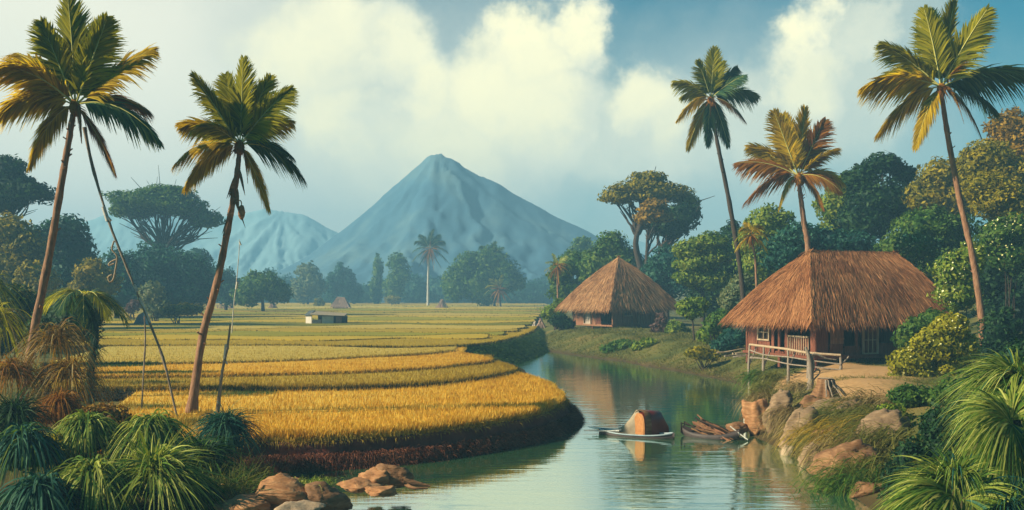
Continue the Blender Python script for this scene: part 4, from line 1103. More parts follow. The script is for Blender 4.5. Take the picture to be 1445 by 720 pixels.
def thatch_roof(root, N, u, v, Lf, W, ze, zr, r1, r2, mats, n, rng, L=.55, w=.03, sag=.26):
    """hipped (r1 < r2) or pyramid (r1 == r2) thatch: eave corner N, long side u, short side v; ridge from r1 to r2 along u"""
    N = np.array([N[0], N[1], 0.]); u = np.array([*u, 0.]); v = np.array([*v, 0.]); z = np.array([0, 0, 1.])
    c = [N, N + u * Lf, N + u * Lf + v * W, N + v * W]
    e = [q + z * ze for q in c]
    ra, rb = N + u * r1 + v * W / 2 + z * zr, N + u * r2 + v * W / 2 + z * zr
    faces = [(e[0], e[1], rb, ra), (e[1], e[2], rb, rb), (e[2], e[3], ra, rb), (e[3], e[0], ra, ra)]
    mb = MB()
    m = 14
    for fi, (a, b, cc, d) in enumerate(faces):
        nr = np.cross(b - a, d - a); nr /= np.linalg.norm(nr)
        U, V_ = np.meshgrid(np.linspace(0, 1, m), np.linspace(0, 1, m))
        U = U.ravel()[:, None]; V_ = V_.ravel()[:, None]
        p = (a * (1 - U) + b * U) * (1 - V_) + (d * (1 - U) + cc * U) * V_
        p = p + np.abs(nr[2]) * 0
        p[:, 2] += sag * np.sin(np.pi * V_[:, 0]) + .05 * np.sin(U[:, 0] * 17 + fi) * np.sin(V_[:, 0] * np.pi)
        i = np.arange(m - 1)[:, None] * m; j = np.arange(m - 1)[None]
        q = np.stack([i + j, i + j + 1, i + m + j + 1, i + m + j], -1).reshape(-1, 4)
        mb.add(p, q, 0, True)
        share = .5 * np.linalg.norm(b - a) * np.linalg.norm((a + b) / 2 - (cc + d) / 2) / (Lf * W)
        k = int(n * share)
        off = np.array((0, 0, sag * .8))
        for f0 in np.linspace(0, .94, 11):   # courses follow the belly of the roof
            f1 = f0 + .094
            bel = lambda f: np.array((0, 0, sag * math.sin(math.pi * min(f, 1))))
            a1 = a * (1 - f0) + d * f0 + bel(f0); b1 = b * (1 - f0) + cc * f0 + bel(f0)
            a2 = a * (1 - f1) + d * f1 + bel(f1); b2 = b * (1 - f1) + cc * f1 + bel(f1)
            kk = int(k * (1 - .5 * f0) / 8)
            if kk > 0: straw_slope(mb, a1, b1, b2, a2, kk, L, w, rng)
        # eave fringe: thick bundle edge
        ne = int(np.linalg.norm(b - a) * 70)
        t = rng.uniform(0, 1, ne)[:, None]
        up = norm(((cc + d) / 2 - (a + b) / 2)[None])
        p = a * (1 - t) + b * t + up * rng.uniform(.02, .35, (ne, 1)) - z * rng.uniform(.0, .16, (ne, 1))
        blades(mb, p, -up + z * -.25 + .12 * rng.standard_normal((ne, 3)), rng.uniform(.25, .6, ne), .1, w * 1.4, 2, rng)
        ins = norm((c[0] + c[2]) / 2 - (a + b) / 2 * [1, 1, 0])
        a3, b3 = a - z * .22 + ins * .15, b - z * .22 + ins * .15
        mb.add([a, b, b3, a3], [(0, 1, 2, 3)], 0)
    # hips and ridge rolls
    for a, b in ((e[0], ra), (e[1], rb), (e[2], rb), (e[3], ra)) + (((ra, rb),) if r2 - r1 > .1 else ()):
        t = np.linspace(0, 1, 12)[:, None]; pp = a * (1 - t) + b * t; pp[:, 2] += sag * np.sin(np.pi * t[:, 0]) * (abs(a[2] - b[2]) > .1) + .02
        tube(mb, pp - z * .05, .07, 7, rough=.1, rng=rng)
        k = 700; q = rng.integers(0, 12, k)
        side = norm(np.cross(b - a, z)[None]) * rng.choice([-1, 1], k)[:, None]
        blades(mb, pp[q] + (b - a) / 12 * rng.uniform(-.5, .5, (k, 1)) + z * .06, norm((a - b)[None]) * .6 + side * .5 - z * .35, L * .8, .2, w, 2, rng)
    return mb.build('roof', mats, root)

def wall_run(mb, o, d, n, x0, x1, z0, z1, rng, pw=.22, th_=.05, vertical=True):
    """planks between x0..x1 along d from o; n is the outward normal"""
    x = x0
    while x < x1 - .01:
        w = min(pw * rng.uniform(.8, 1.25), x1 - x)
        if x1 - (x + w) < .05: w = x1 - x
        off = rng.uniform(-.012, .012)
        c = o + d * (x + w / 2) + n * off + np.array((0, 0, (z0 + z1) / 2 + rng.uniform(-.02, .0)))
        box(mb, c, (w - .012, th_, z1 - z0), d, n, (0, 0, 1))
        x += w

def framed(root, name, o, d, n, x0, x1, z0, z1, frame_mat, bars=(2, 2), fill=None, t=.07, leafname=None, fillname='pane', depth=.10, proud=.05):
    mb = MB(); Z = np.array((0, 0, 1.))
    fc = o + n * proud
    for xx in (x0 + t / 2, x1 - t / 2):
        box(mb, fc + d * xx + Z * (z0 + z1) / 2, (t, depth, z1 - z0), d, n, Z)
    for zz in (z0 + t / 2, z1 - t / 2):
        box(mb, fc + d * (x0 + x1) / 2 + Z * zz, (x1 - x0 - 2 * t, depth, t), d, n, Z)
    for k in range(1, bars[0]):
        xx = x0 + t + (x1 - x0 - 2 * t) * k / bars[0]
        box(mb, fc + d * xx + Z * (z0 + z1) / 2, (t * .5, depth * .5, z1 - z0 - 2 * t), d, n, Z)
    for k in range(1, bars[1]):
        zz = z0 + t + (z1 - z0 - 2 * t) * k / bars[1]
        box(mb, fc + d * (x0 + x1) / 2 + Z * zz + n * .003, (x1 - x0 - 2 * t, depth * .4, t * .5), d, n, Z)
    p = mb.build(name, M[frame_mat], root)
    if fill:
        f = MB(); box(f, o + d * (x0 + x1) / 2 + Z * (z0 + z1) / 2 - n * .06, (x1 - x0 - .06, .03, z1 - z0 - .06), d, n, Z)
        f.build(fillname, M[fill], p)
    return p

def hut(label, N, u, Lf, W, ze, zr, r1, r2, z0, inset, roofmat, wallmat, n, seed, front, left, floor=.25, straw=(.55, .03)):
    rng = np.random.default_rng(seed)
    u = np.array([*u, 0.]); v = np.array([-u[1], u[0], 0.]); Z = np.array((0, 0, 1.))
    N3 = np.array([*N, 0.])
    ctr = N3 + u * Lf / 2 + v * W / 2
    root = thing('thatched_hut', (ctr[0], ctr[1], z0 - .1), label, 'hut')
    thatch_roof(root, N, u[:2], v[:2], Lf, W, ze, zr, r1, r2, M[roofmat], n, rng, *straw)
    o = N3 + u * inset + v * inset; lu, lv = Lf - 2 * inset, W - 2 * inset
    zt = ze + .22; zf = z0 + floor
    # floor deck and corner posts
    db = MB(); box(db, o + u * lu / 2 + v * lv / 2 + Z * (zf - .06), (lu + .36, lv + .36, .12), u, v, Z)
    k = 0
    while k * .3 < lu + .3:
        box(db, o + u * (k * .3 - .1) - v * .1925 + Z * (zf + .012), (.27, .012, .10), u, v, Z); k += 1
    db.build('floor_deck', M[wallmat], root)
    for fx in (0, .33, .66, 1):
        for fy in ((0, 1) if 0 < fx < 1 else (0, .5, 1)):
            pb = MB(); tube(pb, [o + u * lu * fx + v * lv * fy - (u * (fx - .5) + v * (fy - .5)) * .0 + Z * (z0 - .4), o + u * lu * fx + v * lv * fy + Z * (zt + .1)], .085, 8, rough=.05, rng=rng)
            pb.build('post', M['wood_red' if wallmat == 'wood_red' else 'wood_brown'], root)
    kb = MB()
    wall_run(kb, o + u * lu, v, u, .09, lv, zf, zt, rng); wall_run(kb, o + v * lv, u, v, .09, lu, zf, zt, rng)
    kb.build('wall', M['wood_dark'], root)  # interior shade put into colour: back walls in darker wood than the front
    wb = MB()
    for (oo, d, nn, spec, ln) in ((o, u, -v, front, lu), (o, v, -u, left, lv)):
        for s in spec:
            a, b = s[1] * ln + .09, s[2] * ln - .0
            if s[0] == 'wall':
                wall_run(wb, oo, d, nn, a, b, zf, zt, rng)
            else:
                zb, zh = zf + s[3], zf + s[4]
                if zb > zf + .02: wall_run(wb, oo, d, nn, a, b, zf, zb, rng)
                if zh < zt - .02: wall_run(wb, oo, d, nn, a, b, zh, zt, rng)
    wb.build('wall', M[wallmat], root)
    for (oo, d, nn, spec, ln) in ((o, u, -v, front, lu), (o, v, -u, left, lv)):
        for s in spec:
            if s[0] == 'wall': continue
            a, b = s[1] * ln + .09, s[2] * ln
            zb, zh = zf + s[3], zf + s[4]
            if s[0] == 'window': framed(root, 'window', oo, d, nn, a, b, zb, zh, s[5], s[6], 'wood_dark' if s[7] is None else s[7])
            elif s[0] == 'door':
                p = framed(root, 'door', oo, d, nn, a, b, zb, zh, s[5], s[6], s[7], fillname='door_panel')
            elif s[0] == 'shutter':
                mb = MB()
                for q in range(5):
                    x = a + (b - a) * (q + .5) / 5
                    box(mb, oo + d * x + nn * .05 + Z * (zb + zh) / 2, ((b - a) / 5 - .015, .03, zh - zb), d, nn, Z)
                for zz in (.2, .8):
                    box(mb, oo + d * (a + b) / 2 + nn * .08 + Z * (zb + (zh - zb) * zz), (b - a, .03, .09), d, nn, Z)
                mb.build('shutter', M[s[5]], root)
            elif s[0] == 'railing':
                mb = MB()
                box(mb, oo + d * (a + b) / 2 + nn * .05 + Z * zb, (b - a, .07, .07), d, nn, Z)
                nb = max(3, int((b - a) / .16))
                for q in range(nb + 1):
                    box(mb, oo + d * (a + (b - a) * q / nb) + nn * .05 + Z * (zf + (zb - zf) / 2 - .02), (.035, .035, zb - zf - .06), d, nn, Z)
                mb.build('railing', M[s[5]], root)
    return root, o, u, v, lu, lv

# small hut: pyramid roof
th1 = R(31.8)
hutA = hut('small thatched hut with pointed pyramid roof on the grassy mound', (8.25, 82), (math.cos(th1), math.sin(th1)), 7.37, 7.37, 3.5, 7.6, 3.685, 3.685, 1.5, .85,
    'thatch', 'wood_brown', 26000, 41,
    [('wall', 0, .18), ('window', .18, .36, .75, 1.75, 'wood_pale', (2, 3), None), ('wall', .36, .46), ('railing', .46, .60, .95, 1.6, 'wood_pale'), ('wall', .60, .72), ('shutter', .72, .82, .8, 1.7, 'wood_brown'), ('wall', .82, 1)],
    [('open', 0.02, .26, 0, 1.85), ('shutter', .26, .40, .1, 1.9, 'wood_red'), ('wall', .40, .52), ('door', .52, .72, .0, 1.15, 'wood_pale', (1, 1), 'cloth_pale'), ('wall', .72, 1)], straw=(.9, .05))
# big hut: hipped roof
uB = (0.943, 0.333)
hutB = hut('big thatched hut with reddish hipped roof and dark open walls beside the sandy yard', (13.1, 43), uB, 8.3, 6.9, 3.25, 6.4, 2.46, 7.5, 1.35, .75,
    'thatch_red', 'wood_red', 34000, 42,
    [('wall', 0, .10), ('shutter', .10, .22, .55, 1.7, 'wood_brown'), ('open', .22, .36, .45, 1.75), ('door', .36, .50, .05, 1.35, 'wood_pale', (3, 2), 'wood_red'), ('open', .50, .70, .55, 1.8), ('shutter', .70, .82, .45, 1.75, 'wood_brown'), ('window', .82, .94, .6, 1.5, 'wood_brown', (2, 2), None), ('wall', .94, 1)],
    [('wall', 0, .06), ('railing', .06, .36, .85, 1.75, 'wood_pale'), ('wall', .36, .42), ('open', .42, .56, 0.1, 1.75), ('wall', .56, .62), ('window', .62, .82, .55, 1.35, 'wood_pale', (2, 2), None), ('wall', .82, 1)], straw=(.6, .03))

# ---------------------------------------------------------------- things round the big hut
def railing_fence():
    rng = np.random.default_rng(9)
    spots = [(1058, 520, 486), (1078, 527, 489), (1112, 528, 494), (1140, 535, 497), (1186, 540, 503)]
    Y = [45.5, 44.0, 42.3, 41.0, 40.3]
    base = [P(x, yb, y_) for (x, yb, yt), y_ in zip(spots, Y)]
    tops = [P(x, yt, y_) for (x, yb, yt), y_ in zip(spots, Y)]
    for b in base: b[2] = th(b[0], b[1]) - .15
    root = thing('railing_fence', base[2], 'rough pale branch railing fence in front of the left side of the big hut', 'fence')
    for b, t in zip(base, tops):
        mb = MB(); m = (b + t) / 2 + np.array((rng.normal() * .06, 0, 0))
        tube(mb, smooth_path([b, m, t], 9), np.linspace(.075, .05, 9), 7, rough=.07, rng=rng)
        if rng.uniform() < .8:
            tube(mb, smooth_path([m + (t - m) * .1, (m + t) / 2 + np.array((.16, 0, -.02)), t + np.array((.34, -.02, .0))], 7), np.linspace(.045, .03, 7), 6)
        mb.build('post', M['wood_grey'], root)
    for dz, r in ((.02, .055), (-.32, .03), (-.58, .03)):
        mb = MB(); p = [t + np.array((0, -.06, dz + rng.normal() * .03)) for t in tops]
        tube(mb, smooth_path(p, 26), r, 7, rough=.08, rng=rng)
        mb.build('rail', M['wood_pale' if dz > 0 else 'wood_grey'], root)
railing_fence()

def gnarled_post():
    rng = np.random.default_rng(12); Y = 36.5; mb = MB(); b = P(1143, 556, Y); b[2] = th(b[0], b[1]) - .1
    root = thing('driftwood_post', b, 'gnarled grey driftwood post standing left of the tree stump', 'post')
    tube(mb, smooth_path([b, P(1144, 530, Y), P(1142, 505, Y), P(1137, 490, Y)], 14), np.linspace(.13, .05, 14), 8, rough=.12, rng=rng)
    tube(mb, smooth_path([P(1144, 532, Y), P(1148, 515, Y), P(1145, 500, Y)], 9), np.linspace(.08, .03, 9), 7, rough=.1, rng=rng)
    tube(mb, smooth_path([P(1142, 502, Y), P(1152, 500, Y), P(1166, 506, Y), P(1180, 508, Y)], 9), np.linspace(.05, .025, 9), 6)
    tube(mb, smooth_path([P(1146, 528, Y), P(1154, 521, Y), P(1157, 526, Y), P(1150, 534, Y), P(1145, 540, Y)], 12), .03, 6)
    mb.build('trunk', M['wood_grey'], root)
gnarled_post()

def stump():
    rng = np.random.default_rng(14); c = G(1165, 556, 1.30); root = thing('tree_stump', c, 'dark red flared tree stump with root ribs on the sandy yard', 'stump')
    n = 40; a = np.arange(n) / n * 2 * np.pi; mb = MB(); H = .48
    zs = np.linspace(0, 1, 9); V = []
    for t in zs:
        r = (.23 + .22 * (1 - t) ** 1.7) * (1 + (.16 * (1 - t) + .05) * np.sign(np.sin(a * 7 + .5)) * np.abs(np.sin(a * 7 + .5)) ** .6)
        V.append(np.c_[c[0] + r * np.cos(a), c[1] + r * np.sin(a), np.full(n, c[2] - .15 + t * (H + .15))])
    V = np.vstack(V); i = np.arange(8)[:, None] * n; j = np.arange(n)[None]
    mb.add(V, np.stack([i + j, i + (j + 1) % n, i + n + (j + 1) % n, i + n + j], -1).reshape(-1, 4), 0, True)
    mb.build('trunk', M['rock_red'], root)
    tb = MB(); r = (.225 + .015 * np.sin(a * 7))
    tb.add(np.c_[c[0] + r * np.cos(a), c[1] + r * np.sin(a), np.full(n, c[2] + H + .012)], [tuple(range(n))], 0)
    tb.build('cut_top', M['wood_pale'], root)
    rb = MB()
    for k in (0, 1, 3, 4, 6, 7):
        t = -1.9 + k * .30 + rng.uniform(-.1, .1); d = np.array((math.cos(t), math.sin(t), 0))
        tube(rb, smooth_path([c + d * .24 + np.array((0, 0, H - .03)), c + d * .29 + np.array((0, 0, H * .6)), c + d * .43 + np.array((0, 0, .18)), c + d * .62 + np.array((0, 0, -.03))], 9), np.linspace(.035, .02, 9), 6, rough=.1, rng=rng)
    rb.build('root', M['wood_grey'], root)
stump()

def logpile():
    rng = np.random.default_rng(15); root = thing('branch_heap', G(1040, 500, 1.2), 'heap of fallen pale branches on the shore left of the railing fence', 'branches')
    for k in range(9):
        mb = MB(); a = G(1020 + rng.uniform(-18, 40), 500 + rng.uniform(-6, 6), 1.25); d = np.array((rng.uniform(.6, 1.6), rng.uniform(-.5, .5), rng.uniform(-.1, .25)))
        tube(mb, smooth_path([a, a + d * .5 + rng.standard_normal(3) * .06, a + d], 8), np.linspace(.05, .02, 8), 6, rough=.1, rng=rng)
        mb.build('branch', M['wood_grey' if k % 2 else 'wood_pale'], root)
logpile()

# ---------------------------------------------------------------- bank boulders with hanging straw grass on the right
def boulder(label, px_, py_, Y, r, seed, mat='rock_bank', rot=0.0, tilt=0.0, group=None, facets=.35, name='boulder', sub=4, floor=None):
    """angular weathered rock: a cut-back, noisy ellipsoid"""
    if group and 'right bank' in group: Y = surfY(px_, py_, Y) - .1
    rng = np.random.default_rng(seed); s = Y / F
    c = P(px_, py_, Y)
    V, Fc = ico(sub); V = V.copy()
    for _ in range(11):
        d = norm(rng.standard_normal(3)); h = rng.uniform(.55, .85)
        over = np.maximum(V @ d - h, 0); V = V - over[:, None] * d * .9
    n1 = fbm(V, 1.4, seed * 1.7, 4); n2 = fbm(V * [.8, .8, 4.5], 2.6, seed * .7, 3)
    V = V * (1 + .22 * n1 + .10 * n2)[:, None] * np.array((r[0] * s, (r[2] if len(r) > 2 else r[0] * .9) * s, r[1] * s))
    cr, sr = math.cos(tilt), math.sin(tilt); V = V @ np.array(((cr, 0, -sr), (0, 1, 0), (sr, 0, cr))).T
    cr, sr = math.cos(rot), math.sin(rot); V = V @ np.array(((cr, sr, 0), (-sr, cr, 0), (0, 0, 1)))
    mb = MB(); mb.add(V + c, Fc, 0, True)
    o = mb.build(name, M[mat], None, origin=c, label=label, cat='boulder', group=group)
    return o

BK = 'boulders along the right bank'
boulder('tan upright boulder at the left end of the right bank', 1068, 592, 30.6, (20, 32), 1, 'rock_tan', tilt=.25, group=BK)
boulder('small rusty boulder lying in the water beside the dark canoe', 1042, 604, 30.6, (17, 10), 2, 'rock_red', group=BK)
boulder('slanting brown boulder second from the left end of the right bank', 1098, 588, 30.4, (22, 44), 3, 'rock_bank', tilt=-.55, group=BK)
boulder('dark reddish slab boulder under green grass in the middle of the right bank', 1136, 585, 30.2, (22, 46), 4, 'rock_red', tilt=-.75, group=BK)
boulder('large sloping brown boulder in front of the dark slab at the waterline', 1122, 612, 28.0, (24, 42), 5, 'rock_bank', tilt=-.7, group=BK)
boulder('pale pointed stone at the waterline of the right bank', 1113, 638, 27.0, (12, 14), 6, 'wood_pale', tilt=.3, group=BK, sub=3)
boulder('long reddish boulder sloping to the water below the straw grass', 1160, 628, 26.4, (22, 54), 7, 'rock_red', tilt=-.85, group=BK)
boulder('lowest rust coloured boulder half hidden by the fan palm on the right', 1192, 658, 23.6, (50, 28), 8, 'rock_red', tilt=.45, group=BK)
boulder('brown boulder below the sandy yard behind the straw grass', 1192, 598, 29.4, (26, 40), 9, 'rock_bank', tilt=-.8, group=BK)
boulder('brown boulder under the dull green bush at the right end of the bank', 1236, 622, 26.4, (30, 56), 10, 'rock_bank', tilt=-.75, group=BK)
boulder('small sandy ledge stone at the edge of the yard by the tree stump', 1196, 574, 32.4, (30, 9), 12, 'rock_tan', group=BK)
def white_post():
    s = 31.4 / F; mb = MB(); b = P(1052, 612, 31.4)
    tube(mb, [b, P(1052, 570, 31.4)], 2.6 * s, 8); tube(mb, [P(1052, 570, 31.4), P(1052, 568.5, 31.4)], 3.2 * s, 8)
    mb.build('mooring_post', M['bark_white'], None, origin=b, label='short white mooring post at the left end of the right bank', cat='post')
white_post()

def straw_tuft(label, px_, py_, Y, n, L, dirn, spread, mat, seed, w=.02, drop=(.5, 1.1), name='grass_tuft', rad=.25, group='straw grass tufts on the right bank', up=.45):
    Y = surfY(px_, py_, Y) - .15
    rng = np.random.default_rng(seed); s = Y / F; c = P(px_, py_, Y)
    p = c + rng.standard_normal((n, 3)) * np.array((rad, rad * .6, rad * .35))
    d = np.array(dirn)[None] + spread * rng.standard_normal((n, 3)) + np.array((0, 0, up))
    mb = MB(); blades(mb, p, d, L * s * rng.uniform(.55, 1.15, n), rng.uniform(*drop, n), w * rng.uniform(.6, 1.4, n), 5, rng)
    return mb.build(name, M[mat], None, origin=c, label=label, cat='grass tuft', group=group)
A_, B_ = (-.85, -.5, 0), (-.95, -.1, 0)
straw_tuft('tan grass tuft draped over the tan rounded boulder at the end of the bank', 1078, 562, 31.4, 350, 40, (-.5, -.5, 0), .25, 'grass_straw', 1)
straw_tuft('fine pale green grass tuft on top of the slanting brown boulder', 1108, 560, 31.9, 350, 36, A_, .25, 'grass_bank', 2)
straw_tuft('brown grass tuft falling between the slanting boulder and the dark slab', 1124, 582, 30.2, 400, 52, A_, .2, 'grass_straw', 3)
straw_tuft('bright green grass tuft leaning left below the tree stump', 1180, 570, 31.4, 350, 49, B_, .22, 'fan_light', 4)
straw_tuft('green arching grass tuft over the dark slab in mid bank', 1172, 590, 29.9, 350, 48, B_, .25, 'fan_green', 5)
straw_tuft('long olive straw tuft running from the yard edge down to the water', 1212, 588, 28.9, 650, 96, A_, .16, 'grass_bank', 6, rad=.4)
straw_tuft('second olive straw tuft lower on the bank beside the water', 1188, 620, 27.2, 600, 76, A_, .18, 'grass_bank', 7, rad=.4)
straw_tuft('long straw tuft beside the dull green bush', 1252, 600, 27.4, 600, 88, A_, .16, 'grass_bank', 8, rad=.4)
straw_tuft('brownish straw tuft hanging over the lowest rust boulder', 1230, 630, 25.0, 550, 72, A_, .2, 'grass_straw', 9, rad=.4)
straw_tuft('brown dry tuft over the sloping boulder at the waterline', 1150, 606, 28.6, 450, 52, A_, .2, 'grass_straw', 10)
straw_tuft('grey brown tuft hanging on the driftwood post bank', 1128, 545, 35.4, 300, 35, A_, .3, 'grass_straw', 11)
straw_tuft('mossy tuft on the shore left of the driftwood post', 1085, 548, 36.4, 350, 35, A_, .3, 'grass_bank', 12)
straw_tuft('light green tuft on the shore below the railing fence', 1095, 532, 38.9, 350, 32, A_, .3, 'grass_bank', 13)
straw_tuft('dark green tuft beside the railing fence foot', 1072, 530, 40.4, 300, 32, A_, .3, 'leaf_green', 14, w=.03)

straw_tuft('dark wet grass tuft at the waterline under the lowest rust boulder', 1216, 684, 22.4, 900, 60, (-.7, -.4, 0), .35, 'leaf_green', 15, rad=.5)
straw_tuft('olive grass tuft left of the front fan palm by the water', 1236, 668, 23.4, 900, 70, (-.7, -.4, 0), .3, 'grass_bank', 16, rad=.5)
straw_tuft('tawny tuft on the slope right of the brown boulder', 1216, 640, 25.0, 900, 70, (-.8, -.4, 0), .25, 'grass_straw', 17, rad=.45)
straw_tuft('green tuft under the dull green bush at the slope top', 1236, 592, 29.6, 800, 60, (-.8, -.4, 0), .3, 'grass_bank', 18, rad=.45)
boulder('wet dark boulder at the waterline left of the front fan palm', 1226, 694, 21.6, (34, 18), 13, 'rock_red', tilt=.3, group=BK)
boulder('narrow brown slab between the pale stone and the rust boulder', 1142, 648, 25.6, (16, 26), 14, 'rock_bank', tilt=-.9, group=BK)
boulder('upper brown slab under the bright green tuft below the stump', 1158, 590, 31.0, (20, 34), 15, 'rock_bank', tilt=-.8, group=BK)

straw_tuft('olive tuft filling the slope between brown boulder and fan palm', 1262, 625, 26.0, 1100, 70, (-.8, -.4, 0), .3, 'grass_bank', 21, rad=.5)
straw_tuft('tan tuft at the right edge of the sandy yard', 1240, 572, 31.0, 900, 60, (-.8, -.3, 0), .3, 'grass_straw', 22, rad=.5)

straw_tuft('golden straw tuft between the rust boulder and the open slope', 1222, 612, 27.6, 1000, 80, (-.8, -.4, 0), .2, 'rice_ochre', 31, rad=.45)
straw_tuft('golden straw tuft lying over the long reddish boulder', 1176, 612, 28.2, 900, 70, (-.8, -.45, 0), .18, 'rice_ochre', 32, rad=.35)
straw_tuft('short olive tuft at the lower edge of the sandy yard', 1210, 580, 31.0, 800, 44, (-.8, -.3, 0), .3, 'grass_bank', 33, rad=.5)
# ---------------------------------------------------------------- boats
def hull(mb, a, b, w, h, z0, n=24, rise=.16, mi=0, lip=.03):
    """narrow canoe from point a to b (plan), w beam, upturned ends"""
    a = np.asarray(a, float); b = np.asarray(b, float); d = b - a; L = np.linalg.norm(d); d /= L; s = np.array((-d[1], d[0]))
    t = np.linspace(0, 1, n); wt = np.sin(np.pi * np.clip(t, .02, .98)) ** .55 * w / 2; sh = rise * np.abs(2 * t - 1) ** 3
    prof = [(1.0, 1.0), (.93, .45), (.6, .05), (0, 0), (-.6, .05), (-.93, .45), (-1.0, 1.0)]
    inner = [(-.9, .97), (-.5, .35), (0, .25), (.5, .35), (.9, .97)]
    ring = prof + inner; m = len(ring)
    V = []
    for i in range(n):
        c = a + d * L * t[i]
        for (q, zz) in ring:
            p = c + s * q * wt[i]; V.append((p[0], p[1], z0 + zz * h + sh[i]))
    V = np.array(V); i = np.arange(n - 1)[:, None] * m; j = np.arange(m)[None]
    mb.add(V, np.stack([i + j, i + (j + 1) % m, i + m + (j + 1) % m, i + m + j], -1).reshape(-1, 4), mi, True)

def boat_covered():
    rng = np.random.default_rng(21)
    Y = 29.6; s = Y / F
    a, b = G(846, 610, .05)[:2], G(951, 617, .05)[:2]
    root = thing('covered_canoe', (*((a + b) / 2), 0), 'low pale rimmed canoe with an orange and dark red rounded cabin', 'boat', 'boats moored by the right bank')
    mb = MB(); hull(mb, a, b, .66, .20, -.12, rise=.10); mb.build('hull', M['hull_dark'], root)
    gb = MB()
    for q in (-1, 1):
        t_ = np.linspace(.02, .98, 24); w_ = np.sin(np.pi * t_) ** .55 * .33 * q
        d_ = (b - a) / np.linalg.norm(b - a); s_ = np.array((-d_[1], d_[0]))
        pp = a[None] + (b - a)[None] * t_[:, None] + s_[None] * w_[:, None]
        tube(gb, np.c_[pp, -.12 + .20 + .10 * np.abs(2 * t_ - 1) ** 3], .024, 6)
    gb.build('gunwale', M['hull_white'], root)  # pale rim colour stands in for light catching the gunwale
    d = (b - a) / np.linalg.norm(b - a); sd = np.array((-d[1], d[0])); L = np.linalg.norm(b - a)
    def pt(t, q, z): p = a + d * L * t + sd * q; return np.array((p[0], p[1], z))
    # barrel cabin: rounded profile swept along the hull
    cd_ = np.array((.88, .475)); cs_ = np.array((-.475, .88)); cc = a + d * L * .54 - sd * .03
    def section(t, wd, ht, lean=0):
        th_ = np.linspace(0, np.pi, 15); e = 2 / 3.2; out = []
        for x in th_:
            q = cc + cd_ * ((t - .55) * 2.3) + cs_ * np.sign(np.cos(x)) * abs(np.cos(x)) ** e * wd / 2
            out.append((q[0], q[1], .06 + ht * abs(np.sin(x)) ** e))
        return np.array(out)
    secs = [section(t, w_, h_) for t, w_, h_ in ((.56, .58, .66), (.70, .64, .74), (.86, .62, .70), (.97, .52, .30))]
    cb = MB(); V = np.vstack(secs); m = 15; i = np.arange(3)[:, None] * m; j = np.arange(m - 1)[None]
    cb.add(V, np.stack([i + j, i + j + 1, i + m + j + 1, i + m + j], -1).reshape(-1, 4), 0, True)
    cb.add(secs[3], [tuple(range(m))], 0)
    cab = cb.build('cabin', M['lacquer_red'], root)
    eb = MB(); e0 = section(.545, .52, .60); e1 = section(.558, .58, .66)
    eb.add(e0, [tuple(range(m))[::-1]], 0); eb.add(np.vstack([e0, e1]), np.stack([np.arange(m - 1), np.arange(m - 1) + 1, np.arange(m - 1) + 1 + m, np.arange(m - 1) + m], -1), 0, True)
    eb.build('end_wall', M['weave_orange'], cab)
    # hoop roof band and canvas running down to the bow
    hb = MB(); x0 = section(.565, .66, .74); x1 = section(.62, .68, .76); x2 = section(.66, .66, .74)
    i2 = np.arange(2)[:, None] * m
    hb.add(np.vstack([x0, x1, x2]), np.stack([i2 + j, i2 + j + 1, i2 + m + j + 1, i2 + m + j], -1).reshape(-1, 4), 0, True)
    hb.build('roof_band', M['rock_red'], cab)
    kb = MB(); top = section(.60, .30, .74) + np.array((-.12, .16, 0))
    tgt = np.array([pt(.16, q, .14) for q in np.linspace(.16, .0, m)])
    rows_ = [top * (1 - f) + tgt * f - np.array((0, 0, .16 * math.sin(math.pi * f))) for f in np.linspace(0, 1, 8)]
    i7 = np.arange(7)[:, None] * m
    kb.add(np.vstack(rows_), np.stack([i7 + j, i7 + j + 1, i7 + m + j + 1, i7 + m + j], -1).reshape(-1, 4), 0, True)
    kb.build('canvas', M['canvas_tan'], root)
    for q, zz in ((-.12, .02), (0.0, .10), (.12, .06)):
        pb = MB(); tube(pb, smooth_path([pt(.30, q * 1.6, .16), pt(.05, q * 2, .13), pt(-.16, q * 3, .10 + zz)], 10), np.linspace(.028, .012, 10), 6)
        pb.build('pole', M['bark_white'], root)
boat_covered()

